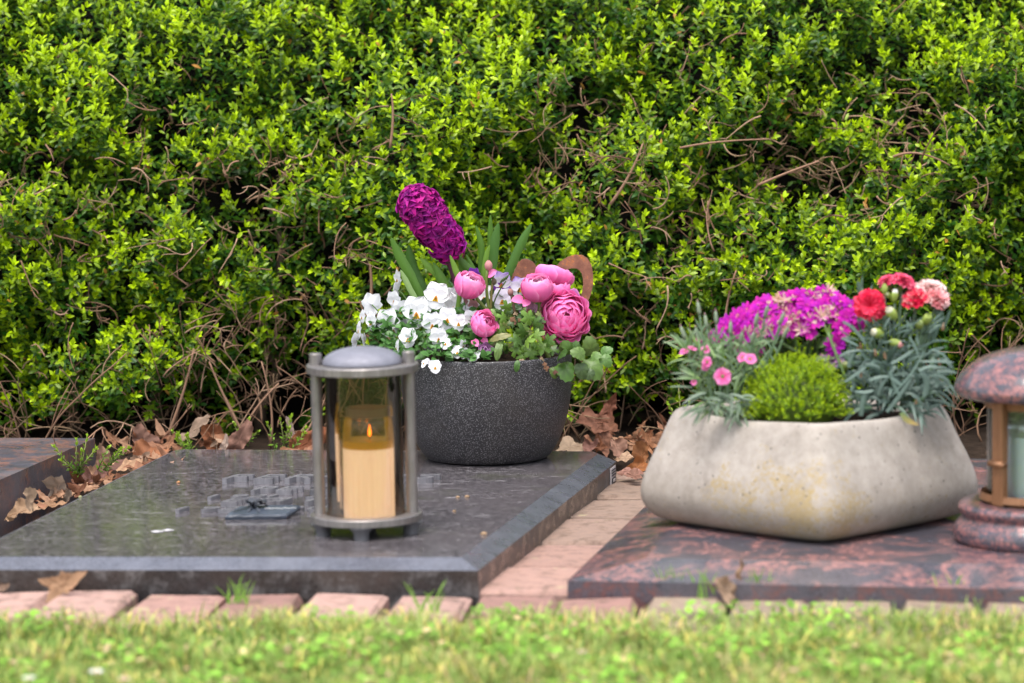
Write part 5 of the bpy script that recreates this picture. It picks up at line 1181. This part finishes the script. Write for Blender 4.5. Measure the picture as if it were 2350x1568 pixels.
fl = dleaf(az(*crop(0, 1440, .5447)(285, 40), .014), .034, (.75, -.2, .35), (0, -.9, .45), (.44, .26, .15), 5, .42, (.3, .2), 'brown oak leaf leaning on the front of the dark slab', wr=.2)
dleaf(az(*crop(0, 1440, .5447)(320, 62), .004), .017, (.4, -.6, .1), (0, -.5, .9), (.60, .33, .21), 4, .4, (.5, .3), 'small orange tan leaf on the brick edging below the oak leaf')
dleaf(az(*crop(0, 1440, .5447)(15, 55), .006), .012, (.6, -.2, .3), (0, -.8, .5), (.26, .17, .12), 4, .4, (.8, .3), 'tiny crumpled brown leaf at the left end of the brick edging')
cb = crop(1280, 1380, .5447)
dleaf(az(*cb(985, 185), .008), .024, (-.7, -.1, .55), (.3, -.8, .4), (.40, .27, .18), 3, .3, (1.1, .3), 'curled tan leaf lying against the front edge of the veined slab', wr=.3)
dleaf(ay(*cb(1045, 115), az(*cb(1010, 200), 0).y - .004), .024, (.25, .0, .95), (-.8, -.5, .1), (.34, .21, .13), 2, .2, (1.4, .2), 'upright twisted brown leaf in front of the veined slab', wid=.4)
random.seed(50); USED = set(); GR_ = 'brown leaves in the litter'
for zone, (xa, ya), (xb, yb), n, sp in [('left', (20, 1180), (400, 1050), 26, 18), ('back', (250, 1045), (800, 1040), 40, 8), ('right', (1330, 1040), (1600, 1050), 24, 12)]:
    for k in range(n):
        t = U(0, 1); x, y = xa + (xb - xa) * t + U(-15, 15), ya + (yb - ya) * t + U(-sp, sp)
        if zone == 'left': p = az(x, y, .006 + .02 * t)
        else: Y = 4.80 + U(-.02, .16); p = Vector((ay(x, y, Y).x, Y, terr(0, Y) + U(.006, .024)))
        lab = {'left': 'dry brown leaf in the litter between the left stone and the dark slab', 'back': 'dry brown leaf in the litter behind the dark slab, left of the bowl', 'right': 'dry brown leaf in the litter between the bowl and the concrete planter'}[zone]
        ci_ = random.randrange(6); lo = random.choice([2, 3, 4, 5]); sz_ = U(.015, .031)
        cn = ['red brown', 'tan', 'dark russet', 'pale tan', 'mid brown', 'dark brown'][ci_]; sn = {2: 'oval', 3: 'three lobed', 4: 'four lobed', 5: 'jagged'}[lo]; zn = 'small' if sz_ < .020 else ('medium' if sz_ < .026 else 'large')
        en = {'left': ['near end', 'middle', 'far end'], 'back': ['left third', 'middle third', 'right third'], 'right': ['left part', 'middle', 'right part']}[zone][min(2, int(t * 3))]
        key = (zn, cn, sn, en, zone)
        while key in USED:
            ci_ = random.randrange(6); lo = random.choice([2, 3, 4, 5]); cn = ['red brown', 'tan', 'dark russet', 'pale tan', 'mid brown', 'dark brown'][ci_]; sn = {2: 'oval', 3: 'three lobed', 4: 'four lobed', 5: 'jagged'}[lo]; key = (zn, cn, sn, en, zone)
        USED.add(key)
        grp = lab.replace('dry brown leaf', 'dry brown leaves')
        dleaf(p, sz_, (U(-1, 1), U(-.6, .4), U(-.2, .6)), (U(-.6, .6), U(-.9, -.1), .8), DC[ci_], lo, U(.35, .65), (U(-.6, 1.4), U(-.2, .7)), f"{zn} {cn} {sn} leaf, {en} of the litter " + {'left': 'beside the left stone', 'back': 'behind the dark slab', 'right': 'right of the bowl'}[zone], grp)
# seeds and crumbs on the slab
for (x, y, s_, cc, lab) in [(1295, 545, .0032, (.6, .3, .12), 'tiny orange seed husk on the dark slab left of the lettering'), (582, 652, .003, (.5, .5, .25), 'tiny yellow green seed husk near the left edge of the dark slab')]:
    p = P4(x, y, ZL); mb = MB(); s_ *= .6; mb.ball(p + Vector((0, 0, s_ * .5)), s_, cc, 8, 6, (1, 0, .2), 1.3); tag(mb.build('seed_husk', 'dead'), lab, 'seed')
c7 = crop(1000, 1100, .3878)
for (x, y, s_, lab) in [(540, 612, .0045, 'largest tan seed husk on the dark slab right of the steel lantern'), (432, 370, .0035, 'tan seed husk on the slab in front of the bowl, right one of two'), (372, 373, .003, 'tan seed husk on the slab in front of the bowl, left one of two'), (350, 463, .0025, 'small orange crumb on the slab right of the lantern post')]:
    p = az(*c7(x, y), ZL); mb = MB(); s_ *= .6; mb.ball(p + Vector((0, 0, s_ * .4)), s_, (.45, .30, .18), 8, 6, (1, .1, .1), 1.5); tag(mb.build('seed_husk', 'dead'), lab, 'seed')
# bird dropping like white flakes
for (x, y, s_, lab) in [(1135, 896, .009, 'pale wax flake on the dark slab, left and brighter one of two'), (1215, 886, .008, 'pale wax flake on the dark slab, right one of two')]:
    p = P4(x, y, ZL + .0006); mb = MB(); mb.lobed(frame(p, (1, 0, 0), (0, 0, 1)), s_, 4, .3, (.55, .53, .54), None, (0, 0), .03, 24, 3); tag(mb.build('wax_flake', 'paint'), lab, 'flake')

# ------------------------------------------------------------ grass
r = np.random.default_rng(77)
def blades(n, x0, x1, y0, y1, hmin, hmax, wd):
    x = r.uniform(x0, x1, n); y = r.uniform(y0, y1, n)
    edge = 3.69 + .03 * (vnoise(x, y * 0, .12, 12) - .5) * 2 - (x * .03)
    keep = y < edge + r.exponential(.008, n); x, y = x[keep], y[keep]; m = len(x)
    cl = vnoise(x, y, .06, 14); cl2 = vnoise(x, y, .15, 15)
    h = r.uniform(hmin, hmax, m) * (.40 + .85 * cl)
    a = r.uniform(0, 6.283, m); ln = r.uniform(.1, 1.2, m); dx, dy = np.cos(a) * ln, np.sin(a) * ln
    px, py = -np.sin(a + r.normal(0, .6, m)), np.cos(a)
    z0 = np.full(m, -.014)
    w_ = wd * r.uniform(.7, 1.4, m)
    st = []
    for f, k in ((0, 1.), (.4, .95), (.75, .6)):
        cx_, cy_, cz_ = x + dx * h * f * f, y + dy * h * f * f, z0 + h * f
        st += [np.stack([cx_ - px * w_ * k / 2, cy_ - py * w_ * k / 2, cz_], 1), np.stack([cx_ + px * w_ * k / 2, cy_ + py * w_ * k / 2, cz_], 1)]
    st.append(np.stack([x + dx * h, y + dy * h, z0 + h * (.98 - .3 * ln)], 1))
    P = np.stack(st, 1)
    g0 = np.array([.14, .25, .04]); g1 = np.array([.38, .46, .13]); yl = np.array([.70, .58, .16]); dr = np.array([.52, .36, .20])
    t = np.clip(cl2 * 1.2 - .1 + r.normal(0, .25, m), 0, 1)[:, None]; C = g0 * (1 - t) + g1 * t
    q = r.random(m)[:, None]; pt_ = (vnoise(x, y, .05, 61) * .40 - .10)[:, None]; C = np.where(q < pt_ + .10, yl, C); C = np.where(q < pt_ - .02, dr, C); C = C * r.uniform(.8, 1.2, m)[:, None]
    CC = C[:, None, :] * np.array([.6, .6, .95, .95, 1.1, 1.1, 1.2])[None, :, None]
    o = (np.arange(m) * 7)[:, None, None]; Q = (np.array([(0, 1, 3, 2), (2, 3, 5, 4)])[None] + o).reshape(-1, 4); T3 = (np.array([(4, 5, 6)])[None] + o).reshape(-1, 3)
    return P.reshape(-1, 3), T3, Q, np.clip(CC, 0, 1).reshape(-1, 3)
parts = [blades(52000, -1.0, 1.0, 3.25, 3.80, .018, .042, .0022), blades(16000, -2.2, -1.0, 2.9, 3.8, .018, .04, .003), blades(16000, 1.0, 2.2, 2.9, 3.8, .018, .04, .003), blades(26000, -2.2, 2.2, 2.2, 3.25, .018, .045, .003)]
offs = 0; VV, TT, QQ, CC = [], [], [], []
for P, t3, q4, C in parts: VV.append(P); TT.append(t3 + offs); QQ.append(q4 + offs); CC.append(C); offs += len(P)
# broad clover like leaves mixed in
m = 9000; x = r.uniform(-1, 1, m); y = r.uniform(3.25, 3.72, m); cl = vnoise(x, y, .1, 40); k = cl > .52; x, y = x[k], y[k]; m = len(x)
A = [np.stack([x, y, r.uniform(-.004, .016, m)], 1), np.stack([r.normal(0, 1, m), r.normal(0, 1, m), r.uniform(-.2, .5, m)], 1), np.tile([0, -.2, 1.], (m, 1)), r.uniform(.006, .013, m), r.uniform(.006, .010, m), np.where(r.random(m)[:, None] < .08, np.array([.5, .36, .2]), np.array([.20, .38, .045])) * r.uniform(.6, 1.7, m)[:, None]]
P, t3, q4, C = leafset(0, *A); VV.append(P); TT.append(t3 + offs); QQ.append(q4 + offs); CC.append(C)
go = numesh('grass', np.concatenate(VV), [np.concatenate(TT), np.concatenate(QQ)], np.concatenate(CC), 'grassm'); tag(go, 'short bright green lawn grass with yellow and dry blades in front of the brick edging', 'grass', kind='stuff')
# stray tufts on the bricks and slab joints
for x, y, lab in [(545, 1385, 'short grass tuft at the brick joint below the dark slab, left of middle'), (985, 1405, 'grass tuft on the edging below the right half of the dark slab'), (1545, 1365, 'tall thin grass tuft leaning right before the veined slab corner'), (1620, 1372, 'dense pale grass tuft beside the curled leaf'), (1740, 1370, 'grass tuft in the joint right of the twisted leaf'), (2180, 1378, 'long thin grass blades before the veined slab at the right')]:
    p = az(x, y, 0); mb = MB()
    for k in range(16):
        b_ = p + Vector((U(-.012, .012), U(-.006, .006), 0)); e = b_ + Vector((U(-.018, .018), U(-.006, .006), U(.012, .034)))
        mb.ribbon(bez(b_, (b_ + e) / 2 + Vector((0, 0, .006)), e, 6), [.0016, .0016, .0014, .0012, .0008, .0002], (0, -1, .1), jc((.20, .36, .06), .25), .1)
    tag(mb.build('grass_tuft', 'grassm'), lab, 'grass')
# daisies in the lawn
for x, y, s_, lab in [(221, 1549, .0085, 'largest white daisy in the lawn near the lower left corner'), (66, 1563, .0075, 'white daisy at the lower left corner of the lawn'), (285, 1564, .006, 'pinkish daisy bud just right of the largest daisy'), (1455 * .918, 1500, .005, 'small pale daisy low in the middle of the lawn')]:
    p = az(x, y, .022); rt = thing('daisy', (p.x, p.y, -.01), lab, 'flower'); mb = MB()
    for k in range(14):
        a = k * .449; rd = Vector((math.cos(a), math.sin(a), .55)); mb.petal(frame(p, rd, (0, 0, 1)), s_, s_ * .4, (.85, .82, .84), (.86, .8, .82) if s_ > .007 else (.8, .5, .6), prof='tip')
    mb.build('petals', 'petal', rt); mb = MB(); mb.ball(p + Vector((0, 0, .0015)), s_ * .3, (.7, .5, .05)); mb.build('disc', 'petal', rt); mb = MB(); mb.tube([(p.x, p.y, -.012), p], .0008, 5, (.15, .25, .05)); mb.build('stem', 'blade', rt)
